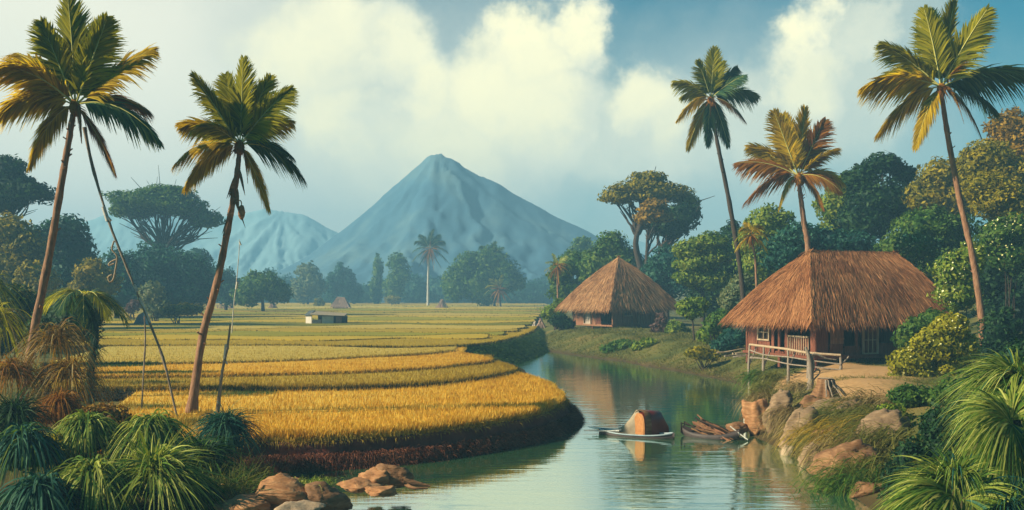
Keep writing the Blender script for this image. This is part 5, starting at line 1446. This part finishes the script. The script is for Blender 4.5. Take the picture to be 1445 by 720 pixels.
def boat_sticks():
    rng = np.random.default_rng(22)
    a, b = G(962, 612, .05)[:2], G(1042, 619, .05)[:2]
    root = thing('laden_canoe', (*((a + b) / 2), 0), 'dark canoe heaped with a bundle of reddish sticks', 'boat', 'boats moored by the right bank')
    mb = MB(); hull(mb, a, b, .70, .26, -.12, rise=.18); mb.build('hull', M['hull_dark'], root)
    d = np.array([*((b - a) / np.linalg.norm(b - a)), 0.]); sd = np.array((-d[1], d[0], 0.)); L = np.linalg.norm(b - a); A = np.array([*a, 0.])
    for k in range(64):
        sb = MB(); t = rng.uniform(.40, .78); q = rng.uniform(-.26, .26); hz = .12 + rng.uniform(0, 1) * .42 * math.exp(-((t - .5) / .22) ** 2) * (1 - (q / .34) ** 2)
        c = A + d * L * t + sd * q + np.array((0, 0, hz)); ln = rng.uniform(.5, .95)
        dr = d * rng.uniform(.7, 1) + sd * rng.normal(0, .16) + np.array((0, 0, rng.normal(-.34, .10)))
        dr /= np.linalg.norm(dr)
        tube(sb, np.array([c - dr * ln / 2, c + dr * ln * .1 + rng.standard_normal(3) * .015, c + dr * ln / 2]), [.026, .022, .014], 5)
        sb.build('stick', M[('rock_red', 'wood_brown', 'wood_dark')[k % 3]], root)
    fb = MB(); p0 = A + d * L * .02
    for q in (-.12, .12):
        tube(fb, [p0 + sd * q + np.array((0, 0, .1)), p0 + sd * q + np.array((0, 0, .42))], .022, 6)
    tube(fb, [p0 - sd * .14 + np.array((0, 0, .40)), A + d * L * .36 + sd * .2 + np.array((0, 0, .22))], .02, 6)
    tube(fb, [p0 + sd * .14 + np.array((0, 0, .40)), A + d * L * .36 - sd * .2 + np.array((0, 0, .22))], .02, 6)
    fb.build('bow_frame', M['wood_dark'], root)
    rb = MB(); tube(rb, smooth_path([A + d * L * .86 + np.array((0, 0, .40)), A + d * L * 1.02 + np.array((0, 0, .20)), A + d * L * 1.16 + np.array((0, 0, .04))], 10), .018, 6)
    rb.build('mooring_rope', M['bark_white'], root)
boat_sticks()

# ---------------------------------------------------------------- foreground boulders at lower left
FG = 'boulders at the lower left shore'
boulder('largest orange brown boulder beside the mossy shore', 402, 702, 19.6, (66, 36), 31, 'rock_tan', tilt=-.08, group=FG)
boulder('flat tan boulder cut by the bottom edge of the picture', 345, 716, 18.6, (46, 16), 32, 'rock_tan', group=FG)
boulder('pale smooth stone at the bottom in front of the largest orange boulder', 418, 722, 18.4, (40, 14), 33, 'wood_pale', group=FG)
boulder('dark wedge of rock sloping into the water right of the largest orange boulder', 462, 712, 19.3, (40, 24), 34, 'rock_red', tilt=-.55, group=FG)
OR = 'stones of the islet in the river'
boulder('long flat striped stone at the left of the little river islet', 502, 684, 20.8, (34, 10), 35, 'rock_tan', group=OR)
boulder('round topped striped stone in the middle of the river islet', 528, 674, 21.2, (28, 15), 36, 'rock_tan', tilt=-.1, group=OR)
boulder('tall dark right hand stone of the river islet with a lit cap', 556, 674, 21.3, (26, 19), 37, 'rock_red', tilt=-.35, group=OR)
boulder('low tan slab at the waterline in front of the river islet', 540, 692, 20.3, (28, 7), 38, 'rock_tan', group=OR)
def driftwood():
    rng = np.random.default_rng(3); mb = MB(); Y = 21.0
    tube(mb, smooth_path([P(570, 680, Y), P(588, 683, Y), P(607, 686, Y)], 9), np.linspace(.09, .025, 9), 7, rough=.1, rng=rng)
    tube(mb, smooth_path([P(572, 683, Y), P(585, 689, Y - .2), P(604, 689, Y - .2)], 9), np.linspace(.05, .02, 9), 6, rough=.1, rng=rng)
    mb.build('driftwood_log', M['rock_red'], None, origin=P(585, 684, Y), label='pointed brown driftwood log sticking out right of the river islet', cat='driftwood')
driftwood()

# ---------------------------------------------------------------- leafy clumps in the foreground
def clump(label, px_, py_, Y, n, L, mats, seed, up=1.1, drop=(1.0, 1.6), w=.035, lean=(0, 0), hub=.42, name='arching_plant', cat='plant', group=None, rad=.08, ysq=.8, segs=7, core=None):
    """rosette of narrow leaves that rise from one foot and arch over"""
    rng = np.random.default_rng(seed + 900); s = Y / F; c = P(px_, py_, Y)
    root = thing(name, c, label, cat, group)
    for k, (mt, fr) in enumerate(mats):
        m = int(n * fr); a = rng.uniform(0, 2 * np.pi, m); e = rng.uniform(.1, 1.3, m)
        d = np.c_[np.cos(a) * np.cos(e) + lean[0], np.sin(a) * np.cos(e) * ysq + lean[1], np.sin(e) * up]
        p = c + np.c_[rng.normal(0, rad, m), rng.normal(0, rad, m), rng.uniform(.6, 1.05, m) * hub * L * s]
        mb = MB(); blades(mb, p, d, L * s * rng.uniform(.6, 1.2, m), rng.uniform(*drop, m), w * rng.uniform(.6, 1.3, m), segs, rng)
        mb.build('leaves' if k == 0 else 'pale_leaves', M[mt], root)
    if core:  # inner leaf core added to stop light passing through the clump
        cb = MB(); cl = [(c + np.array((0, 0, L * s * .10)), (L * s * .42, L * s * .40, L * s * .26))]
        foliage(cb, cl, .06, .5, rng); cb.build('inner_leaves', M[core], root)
    return root
gl = 'arching leaf clumps at the lower left'
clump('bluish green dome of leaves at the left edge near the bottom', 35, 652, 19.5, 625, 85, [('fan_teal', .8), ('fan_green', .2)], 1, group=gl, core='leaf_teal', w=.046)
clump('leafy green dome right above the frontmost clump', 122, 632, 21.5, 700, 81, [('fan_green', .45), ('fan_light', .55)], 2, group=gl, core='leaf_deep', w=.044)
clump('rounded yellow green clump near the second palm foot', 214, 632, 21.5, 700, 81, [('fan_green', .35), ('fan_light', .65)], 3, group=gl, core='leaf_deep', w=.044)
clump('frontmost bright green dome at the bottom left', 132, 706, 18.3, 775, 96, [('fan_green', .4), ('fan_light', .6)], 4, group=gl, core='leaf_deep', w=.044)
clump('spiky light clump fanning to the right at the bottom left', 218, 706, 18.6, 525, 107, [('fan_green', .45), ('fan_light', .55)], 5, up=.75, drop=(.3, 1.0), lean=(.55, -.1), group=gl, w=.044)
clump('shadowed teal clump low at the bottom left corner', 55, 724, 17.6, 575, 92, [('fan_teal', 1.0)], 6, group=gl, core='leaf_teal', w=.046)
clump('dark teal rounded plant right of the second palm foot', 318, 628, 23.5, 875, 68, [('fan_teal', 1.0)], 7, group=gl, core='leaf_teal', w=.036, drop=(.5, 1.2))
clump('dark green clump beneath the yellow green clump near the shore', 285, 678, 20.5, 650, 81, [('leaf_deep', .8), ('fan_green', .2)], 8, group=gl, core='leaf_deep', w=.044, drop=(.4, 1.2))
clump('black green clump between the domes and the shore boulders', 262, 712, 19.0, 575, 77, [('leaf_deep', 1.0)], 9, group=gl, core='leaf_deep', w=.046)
clump('mossy yellow green grass on the largest orange boulder', 442, 682, 19.7, 375, 24, [('fan_light', .6), ('fan_green', .4)], 10, group=None, name='moss_tuft', cat='grass tuft', w=.014, rad=.22, hub=.1)
clump('olive spiky grass left of the largest orange boulder', 330, 690, 19.9, 625, 66, [('grass_bank', .6), ('leaf_green', .4)], 11, group=None, name='grass_tuft', cat='grass tuft', w=.016, lean=(.3, 0), drop=(.2, .9), rad=.3, hub=.05)
# brown arching plumes beyond, left
gb = 'brown arching plumes at the left'
clump('wide straw coloured plume arching left of the field edge', 80, 520, 26.5, 230, 112, [('grass_straw', .4), ('leaf_brown', .6)], 12, group=gb, w=.03, up=1.0)
clump('rusty brown plume below the wide straw coloured one', 95, 562, 25.5, 230, 100, [('leaf_brown', .8), ('grass_straw', .2)], 13, group=gb, w=.03, up=.9)
clump('dark brown plume at the left edge behind the tallest palm foot', 15, 560, 25.0, 230, 95, [('leaf_brown', .7), ('palm_rust', .3)], 14, group=gb, w=.03)
clump('reddish round clump in shadow right of the tallest palm foot', 85, 592, 24.5, 420, 66, [('palm_rust', 1.0)], 15, group=gb, w=.03, core='palm_rust')
clump('tan plume at the left edge above the dark brown one', -8, 485, 30, 230, 96, [('grass_straw', .4), ('palm_green', .6)], 16, group=gb, w=.034)
clump('pale grey green plume high at the left edge', -18, 430, 36, 230, 80, [('leaf_pale', .6), ('palm_green', .4)], 17, group=gb, w=.04)
clump('dark green rounded shrub filling the gap under the tallest palm', 20, 610, 23.2, 600, 72, [('leaf_deep', 1.0)], 18, group=gl, w=.03, core='leaf_deep', drop=(.4, 1.2))
def dark_fern():
    rng = np.random.default_rng(44); Y = 34.0; s = Y / F
    base = P(126, 556, Y); base[2] = min(base[2], th(base[0], base[1]))
    root = thing('tree_fern', base, 'dark tree fern with drooping yellow edged fronds beside the field', 'tree fern')
    mb = MB(); path = smooth_path([base, P(128, 520, Y), P(134, 470, Y), P(122, 425, Y)], 16)
    tube(mb, path, np.linspace(6 * s, 4 * s, 16), 8, rough=.15, rng=rng)
    m = 420; k = rng.integers(0, 16, m)
    blades(mb, path[k], rng.standard_normal((m, 3)) + np.array((.3, 0, -.7)), rng.uniform(8, 26, m) * s, rng.uniform(.1, .6, m), .05, 3, rng)
    mb.build('trunk', M['leaf_deep'], root)
    c = P(118, 418, Y)
    for k in range(15):
        a = k / 15 * 2 * np.pi + rng.uniform(-.2, .2)
        d = np.array((math.cos(a), math.sin(a) * .8, rng.uniform(.25, .8)))
        frond(root, c, d, rng.uniform(58, 76) * s, rng.uniform(.75, 1.15), ('palm_dark', 'palm_green', 'palm_dark')[k % 3], rng, 26, lw=.12, ll=.4)
dark_fern()
bush('round_bush', 'dark shadowy bush under the tree fern at left', 'bush', 40, [(100, 455, 42, 30), (70, 470, 34, 26), (130, 440, 22, 22)], 'leaf_deep', 3, 1.5, 71)
bush('round_bush', 'deep shade bush at the left edge behind the plumes', 'bush', 44, [(20, 440, 40, 34), (45, 460, 34, 26), (-5, 470, 40, 30)], 'leaf_deep', 3, 1.5, 72)
bush('round_bush', 'brown tinged bush low at left between plumes and domes', 'bush', 23.5, [(150, 590, 34, 20), (175, 605, 30, 18)], 'leaf_brown', 3, 1.6, 73)

# ---- fan palms lower right
def fan_leaf(root, c, axis, upv, n, L, arc, mats, rng, w=.035, drop=(.5, 1.1), stalk=None):
    """one fan: leaflets radiating from a hub over an arc, arching over at the ends"""
    axis = norm(np.asarray(axis, float)); upv = norm(np.asarray(upv, float)); sd = np.cross(axis, upv)
    hub = MB()
    for k, (mt, fr) in enumerate(mats):
        m = int(n * fr); a = rng.uniform(-arc, arc, m)
        d = np.cos(a)[:, None] * axis + np.sin(a)[:, None] * sd + upv * rng.normal(.18, .13, m)[:, None]
        p = c + d * .03
        hub.add(np.zeros((0, 3)), np.zeros((0, 4), int)) if False else None
        ln = L * rng.uniform(.72, 1.1, m) * (1 - .25 * (np.abs(a) / arc) ** 2)
        blades(hub, p, d, ln, rng.uniform(*drop, m), w * rng.uniform(.6, 1.3, m), 8, rng, mi=k, side=np.cross(d, upv) + .15 * rng.standard_normal((m, 3)))
    if stalk is not None:
        tube(hub, smooth_path([stalk, (stalk + c) / 2 + np.array((0, 0, .1)), c], 10), .022, 6, mi=0)
    hub.build('fan_leaf', [M[m_] for m_, f in mats], root)
def fan_palm(label, foot, Y, fans, seed):
    rng = np.random.default_rng(seed); s = Y / F
    b = P(*foot, Y); root = thing('fan_palm', b, label, 'fan palm', 'fan palms at the lower right')
    for (x, y, dy, axis, upv, n, L, arc, mats) in fans:
        c = P(x, y, Y); c[1] += dy
        fan_leaf(root, c, axis, upv, n, L * s * 1.28, arc, mats, rng, stalk=b)
GL, GT = [('fan_green', .45), ('fan_light', .55)], [('fan_green', .55), ('fan_teal', .12), ('fan_light', .33)]
fan_palm('large fan palm with a pale starry crown at the lower right edge', (1440, 740), 16.5,
    [(1428, 600, 0, (-.75, -.25, .35), (.25, -.7, .65), 330, 122, 1.25, GL), (1430, 598, .1, (-.1, -.35, -.8), (-.2, -.9, .2), 240, 128, 1.1, GT), (1436, 594, .2, (.3, .2, .9), (-.5, -.6, .3), 200, 100, 1.4, GL),
     (1440, 610, -.1, (.8, -.3, -.2), (0, -.6, .7), 160, 110, 1.4, GT)], 81)
fan_palm('tall dark fan palm behind the large one with leaves bending left', (1460, 720), 18.5,
    [(1452, 562, 0, (-.5, 0, .85), (-.75, -.55, .3), 260, 138, .7, GT), (1455, 545, .2, (-.75, 0, .45), (.3, -.6, .7), 220, 120, .8, GT), (1448, 545, .3, (-.2, .2, 1), (-.6, -.6, .2), 150, 90, .9, GT)], 82)
fan_palm('front fan palm spreading whitish edged leaves over the water', (1360, 760), 15.0,
    [(1345, 700, 0, (-.9, -.15, .35), (.3, -.6, .75), 300, 118, .95, GL), (1335, 712, -.1, (-.75, -.4, .05), (.2, -.7, .7), 260, 122, .9, GL), (1352, 694, .1, (-.25, .1, .95), (-.5, -.7, .2), 200, 112, .8, GT), (1360, 705, .0, (.5, -.1, .5), (-.3, -.7, .6), 200, 100, 1.3, GT)], 83)
fan_palm('low dark fan palm in the bottom right corner', (1430, 770), 14.5,
    [(1420, 735, 0, (-.4, -.3, .7), (-.2, -.8, .4), 220, 100, 1.3, [('fan_teal', .6), ('fan_green', .4)]), (1440, 720, .2, (.4, -.2, .7), (-.2, -.8, .4), 200, 100, 1.3, [('fan_teal', .6), ('fan_green', .4)])], 84)
bush('round_bush', 'dark leafy bush between the fan palms and the lowest boulder', 'bush', 20.5, [(1290, 655, 34, 34), (1330, 640, 38, 40), (1270, 690, 30, 30), (1340, 600, 40, 34)], 'leaf_deep', 3.4, 1.5, 85)
bush('round_bush', 'dark bush behind the large fan palm at the right edge', 'bush', 22, [(1400, 560, 44, 50), (1440, 540, 40, 60), (1430, 640, 50, 60)], 'leaf_deep', 3.4, 1.5, 86)

# ---------------------------------------------------------------- poles on the left
def pole(name, label, pts, Y, rad, mat, cat='pole', extra=None, seed=0):
    rng = np.random.default_rng(seed); s = np.array(Y) / F if not np.isscalar(Y) else np.full(len(pts), Y / F)
    Ys = np.full(len(pts), Y) if np.isscalar(Y) else Y
    p = [P(x, y, q) for (x, y), q in zip(pts, Ys)]
    i0 = int(np.argmin([q[2] for q in p])); p[i0][2] = min(p[i0][2], th(p[i0][0], p[i0][1]) - .05) if p[i0][2] < 2.2 else p[i0][2]
    root = thing(name, p[i0], label, cat)
    mb = MB(); path = smooth_path(p, 30); r = np.interp(np.linspace(0, 1, 30), np.linspace(0, 1, len(rad)), rad) * float(np.mean(s))
    r = r * (1 + .25 * (np.arange(30) % 5 == 0)); tube(mb, path, r, 7, rough=.08, rng=rng)
    mb.build('stem', M[mat], root)
    if extra: extra(root, rng, float(np.mean(s)))
    return root
def ex1(root, rng, s):
    Y = 28.6
    vb = MB(); tube(vb, smooth_path([P(161, 340, Y), P(158, 352, Y), P(165, 362, Y), P(163, 380, Y), P(160, 394, Y), P(155, 398, Y), P(153, 391, Y), P(158, 388, Y)], 26), 1.3 * s, 6)
    tube(vb, smooth_path([P(164, 366, Y), P(156, 370, Y), P(153, 375, Y), P(161, 372, Y)], 10), 1.1 * s, 6)
    vb.build('hanging_vine', M['wood_pale'], root)
    for (x0, y0, x1, y1, r) in ((146, 292, 152, 312, 3.0), (150, 305, 156, 312, 2.6), (189, 402, 194, 412, 2.4), (197, 420, 212, 456, 1.8)):
        wb = MB(); tube(wb, [P(x0, y0, Y), P(x1, y1, Y)], r * s, 6); wb.build('peeling_bark', M['bark_white'], root)
pole('leaning_pole', 'long thin leaning bamboo pole with a curled vine beside the tallest left palm', [(119, 180), (128, 225), (142, 275), (158, 325), (178, 375), (196, 420), (212, 458), (232, 512), (254, 570)], 28.6, [2.6, 2.2, 1.6, 1.8, 1.4, 1.6, 1.8, 1.5], 'wood_grey', extra=ex1, seed=1)
pole('upright_stake', 'thin upright stake crossing the leaning bamboo pole in the rice', [(204, 446), (205, 480), (203, 520), (199, 556)], 30.5, [1.0, 1.2, 1.0], 'wood_grey', 'stake', seed=2)
def ex2(root, rng, s):
    wb = MB(); tube(wb, [P(319, 486, 29), P(317, 506, 29)], 2.2 * s, 6); wb.build('peeling_bark', M['bark_white'], root); wb = MB(); tube(wb, [P(316, 508, 29), P(321, 514, 29)], 1.2 * s, 5); wb.build('peeling_bark', M['bark_white'], root)
pole('upright_stake', 'slim stake with a white patch right of the second palm foot', [(325, 458), (321, 490), (313, 530), (304, 578)], 29.0, [1.2, 1.8, 2.0, 3.0], 'wood_grey', 'stake', ex2, 3)
def ex3(root, rng, s):
    wb = MB(); tube(wb, [P(335, 398, 33), P(333.5, 408, 33)], 1.6 * s, 6); wb.build('peeling_bark', M['bark_white'], root); wb = MB(); tube(wb, [P(338, 341, 33), P(340, 346, 33)], 1.2 * s, 5); wb.build('peeling_bark', M['bark_white'], root)
pole('thin_reed', 'hair thin pale reed rising right of the second palm trunk', [(327, 470), (330, 430), (334, 395), (337, 360), (338, 338)], 33, [.7, .6, .4], 'bark_white', 'reed', ex3, 4)

# ---------------------------------------------------------------- far field things
def shed():
    Y = 100; s = Y / F; rng = np.random.default_rng(51)
    z0 = 1.38
    a = np.array([(429 - 722.5) * s, Y + 1.0]); b = np.array([(440 - 722.5) * s, Y]); c = np.array([(481 - 722.5) * s, Y + .6])
    root = thing('field_shed', (b[0], b[1], z0), 'low white gabled shed with open dark front on the far rice field', 'shed')
    def wall(name, p, q, zl, zh, m):
        mb = MB(); p3 = np.array([*p, 0.]); q3 = np.array([*q, 0.]); beam(mb, p3 + [0, 0, (zl + zh) / 2], q3 + [0, 0, (zl + zh) / 2], .08, zh - zl); return mb.build(name, M[m], root)
    h = 13 * s
    wall('end_wall', a, b, z0 - .1, z0 + h * .9, 'plaster'); wall('wall', b + [.05, -.02], b + (c - b) * .32, z0 - .1, z0 + h * .45, 'brick_pink'); wall('wall', b + (c - b) * .34, b + (c - b) * .72, z0 - .1, z0 + h * .8, 'plaster'); wall('wall', b + (c - b) * .80, c, z0 - .1, z0 + h * .75, 'wood_brown')
    back = np.array((.2, 2.2)); wall('wall', b + back, c + back, z0 - .1, z0 + h * .8, 'wood_dark')
    mb = MB()
    A, B, C = (np.array([*q, 0.]) for q in (a, b, c)); U = np.array((0, 0, 1.)); bk = np.array((.2, 2.3, 0))
    def slab(p): 
        p = np.array(p); n_ = np.cross(p[1] - p[0], p[2] - p[0]); n_ = n_ / np.linalg.norm(n_) * .06
        mb.add(np.vstack([p, p + n_]), BOXF)
    ridge = z0 + h * 1.3
    slab([B + U * (z0 + h * .95) - [0.2, .3, 0], C + U * (z0 + h * .78) + [.3, -.3, 0], C + bk * .5 + U * (ridge - h * .25) + [.3, 0, 0], B + bk * .5 + U * ridge + [-.1, 0, 0]])
    slab([B + bk + U * (z0 + h * .8), C + bk + U * (z0 + h * .7), C + bk * .52 + U * (ridge - h * .25), B + bk * .52 + U * ridge])
    mb.build('roof', M['canvas_tan'], root)
    gb = MB(); p = [A + U * (z0 + h * .85) - [.15, .1, 0], B + U * (z0 + h * .92) - [.1, .25, 0], B + bk * .5 + U * (ridge + .05), A + bk * .5 + U * (ridge + .02)]
    p = np.array(p); gb.add(np.vstack([p, p + [0, 0, .07]]), BOXF); gb.build('gable_roof', M['roof_slate'], root)
shed()
def field_hut():
    Y = 195; s = Y / F; z0 = 1.56; cx = (480 - 722.5) * s; rng = np.random.default_rng(52)
    root = thing('field_hut', (cx, Y, z0), 'small pinkish thatched field hut before the far misty trees', 'hut')
    wb = MB(); box(wb, (cx, Y + .6, z0 + .5), (2.7, 2.0, 1.0)); wb.build('wall', M['brick_pink'], root)
    rb = MB(); h = 1.9
    e = np.array([(-1.45, -1.0, .35), (1.55, -1.0, .3), (1.5, 1.2, .3), (-1.45, 1.2, .35), (-.5, -.15, h), (.65, -.05, h - .1), (.65, .3, h - .1), (-.5, .3, h)]) * 1.2 + [cx, Y + .5, z0]
    rb.add(e, BOXF)
    for f in ((0, 1, 5, 4), (3, 0, 4, 7), (1, 2, 6, 5)): straw_slope(rb, e[f[0]], e[f[1]], e[f[2]], e[f[3]], 350, .5, .09, rng)
    rb.build('roof', M['brick_pink'], root)
field_hut()
def stick_heap(name, label, x, y, Y, n, r, h, mat, cat, seed):
    rng = np.random.default_rng(seed); s = Y / F; c = P(x, y, Y); c[2] = min(c[2], th(c[0], c[1]) + .05) if name == 'straw_sheaf' else c[2]; mb = MB()
    for k in range(n):
        a = rng.uniform(0, 6.28); q = rng.uniform(.2, 1)
        b = c + np.array((math.cos(a) * r * q, math.sin(a) * r * q, 0)); t = c + np.array((rng.normal(0, .12 * r), rng.normal(0, .12 * r), h * rng.uniform(.8, 1.1)))
        tube(mb, [b, t], [.06, .035], 4)
    return mb.build(name, M[mat], None, origin=c, label=label, cat=cat)
stick_heap('stick_heap', 'conical heap of pale sticks below the lone distant palm', 624, 435.5, 205, 60, 1.7, 1.8, 'brick_pink', 'stick heap', 1)
stick_heap('straw_sheaf', 'pinkish white bundle of straw where the far field meets the small hut mound', 755, 458, 96, 40, .55, .75, 'cloth_pale', 'straw bundle', 2)
stick_heap('straw_sheaf', 'darker leaning straw bundle beside the pinkish white one', 763, 457, 95, 40, .5, .85, 'brick_pink', 'straw bundle', 3)
stick_heap('hay_stack', 'tiny round haystack under the dome shaped green tree', 385, 435.5, 200, 60, 1.1, 1.5, 'brick_pink', 'haystack', 4)
def ruin():
    Y = 195; s = Y / F; z0 = P(0, 436, Y)[2]; root = thing('brick_wall', P(318, 435, Y), 'low tan brick wall behind the slim leaning palm trunk', 'wall'); mb = MB()
    for k in range(6):
        x = (307 + k * 4.4 - 722.5) * s; box(mb, (x, Y, z0 + .4), (.22, .3, .8 + .25 * (k == 5)))
    box(mb, ((318.5 - 722.5) * s, Y + .01, z0 + .85), (2.7, .24, .14)); box(mb, ((318.5 - 722.5) * s, Y + .01, z0 + .2), (2.6, .2, .4))
    mb.build('masonry', M['brick_pink'], root)
ruin()
def field_tent():
    Y = 98; s = Y / F; z0 = P(0, 459, Y)[2] - .05; X = lambda x: (x - 722.5) * s
    root = thing('field_shelter', (X(200), Y, z0), 'small dark lean to shelter with a white flap behind the leaning pole', 'shelter')
    mb = MB(); h = 20 * s
    V = np.array([(X(187), Y, z0), (X(200), Y - .3, z0), (X(201), Y + 1.2, z0), (X(188), Y + 1.4, z0), (X(193), Y + .3, z0 + h * .75), (X(203), Y + .1, z0 + h), (X(203.5), Y + .7, z0 + h), (X(194), Y + .8, z0 + h * .75)])
    mb.add(V, BOXF); mb.build('body', M['roof_slate'], root)
    fb = MB(); p = np.array([(X(203), Y - .1, z0 + h * .95), (X(207), Y - .15, z0 + h * .9), (X(213), Y - .5, z0 + .1), (X(206), Y - .55, z0 + .05)]); fb.add(np.vstack([p, p + [0, .05, .02]]), BOXF); fb.build('flap', M['hull_white'], root)
field_tent()

bush('broad_leaf_plant', 'broad leaved green plant between the leaf domes at the bottom left', 'plant', 19.6, [(176, 668, 22, 18), (188, 684, 20, 16)], 'leaf_green', 6.5, .8, 91)
bush('broad_leaf_plant', 'broad leaved plant with yellowish leaves at the left edge among the domes', 'plant', 20.6, [(70, 628, 20, 16), (84, 642, 18, 14)], 'leaf_olive', 6.5, .8, 92)
clump('dead brown leaf clump lying between the dark clumps near the shore', 296, 700, 19.6, 140, 60, [('leaf_brown', .6), ('grass_straw', .4)], 93, name='dead_leaf_clump', w=.03, up=.6, hub=.15)
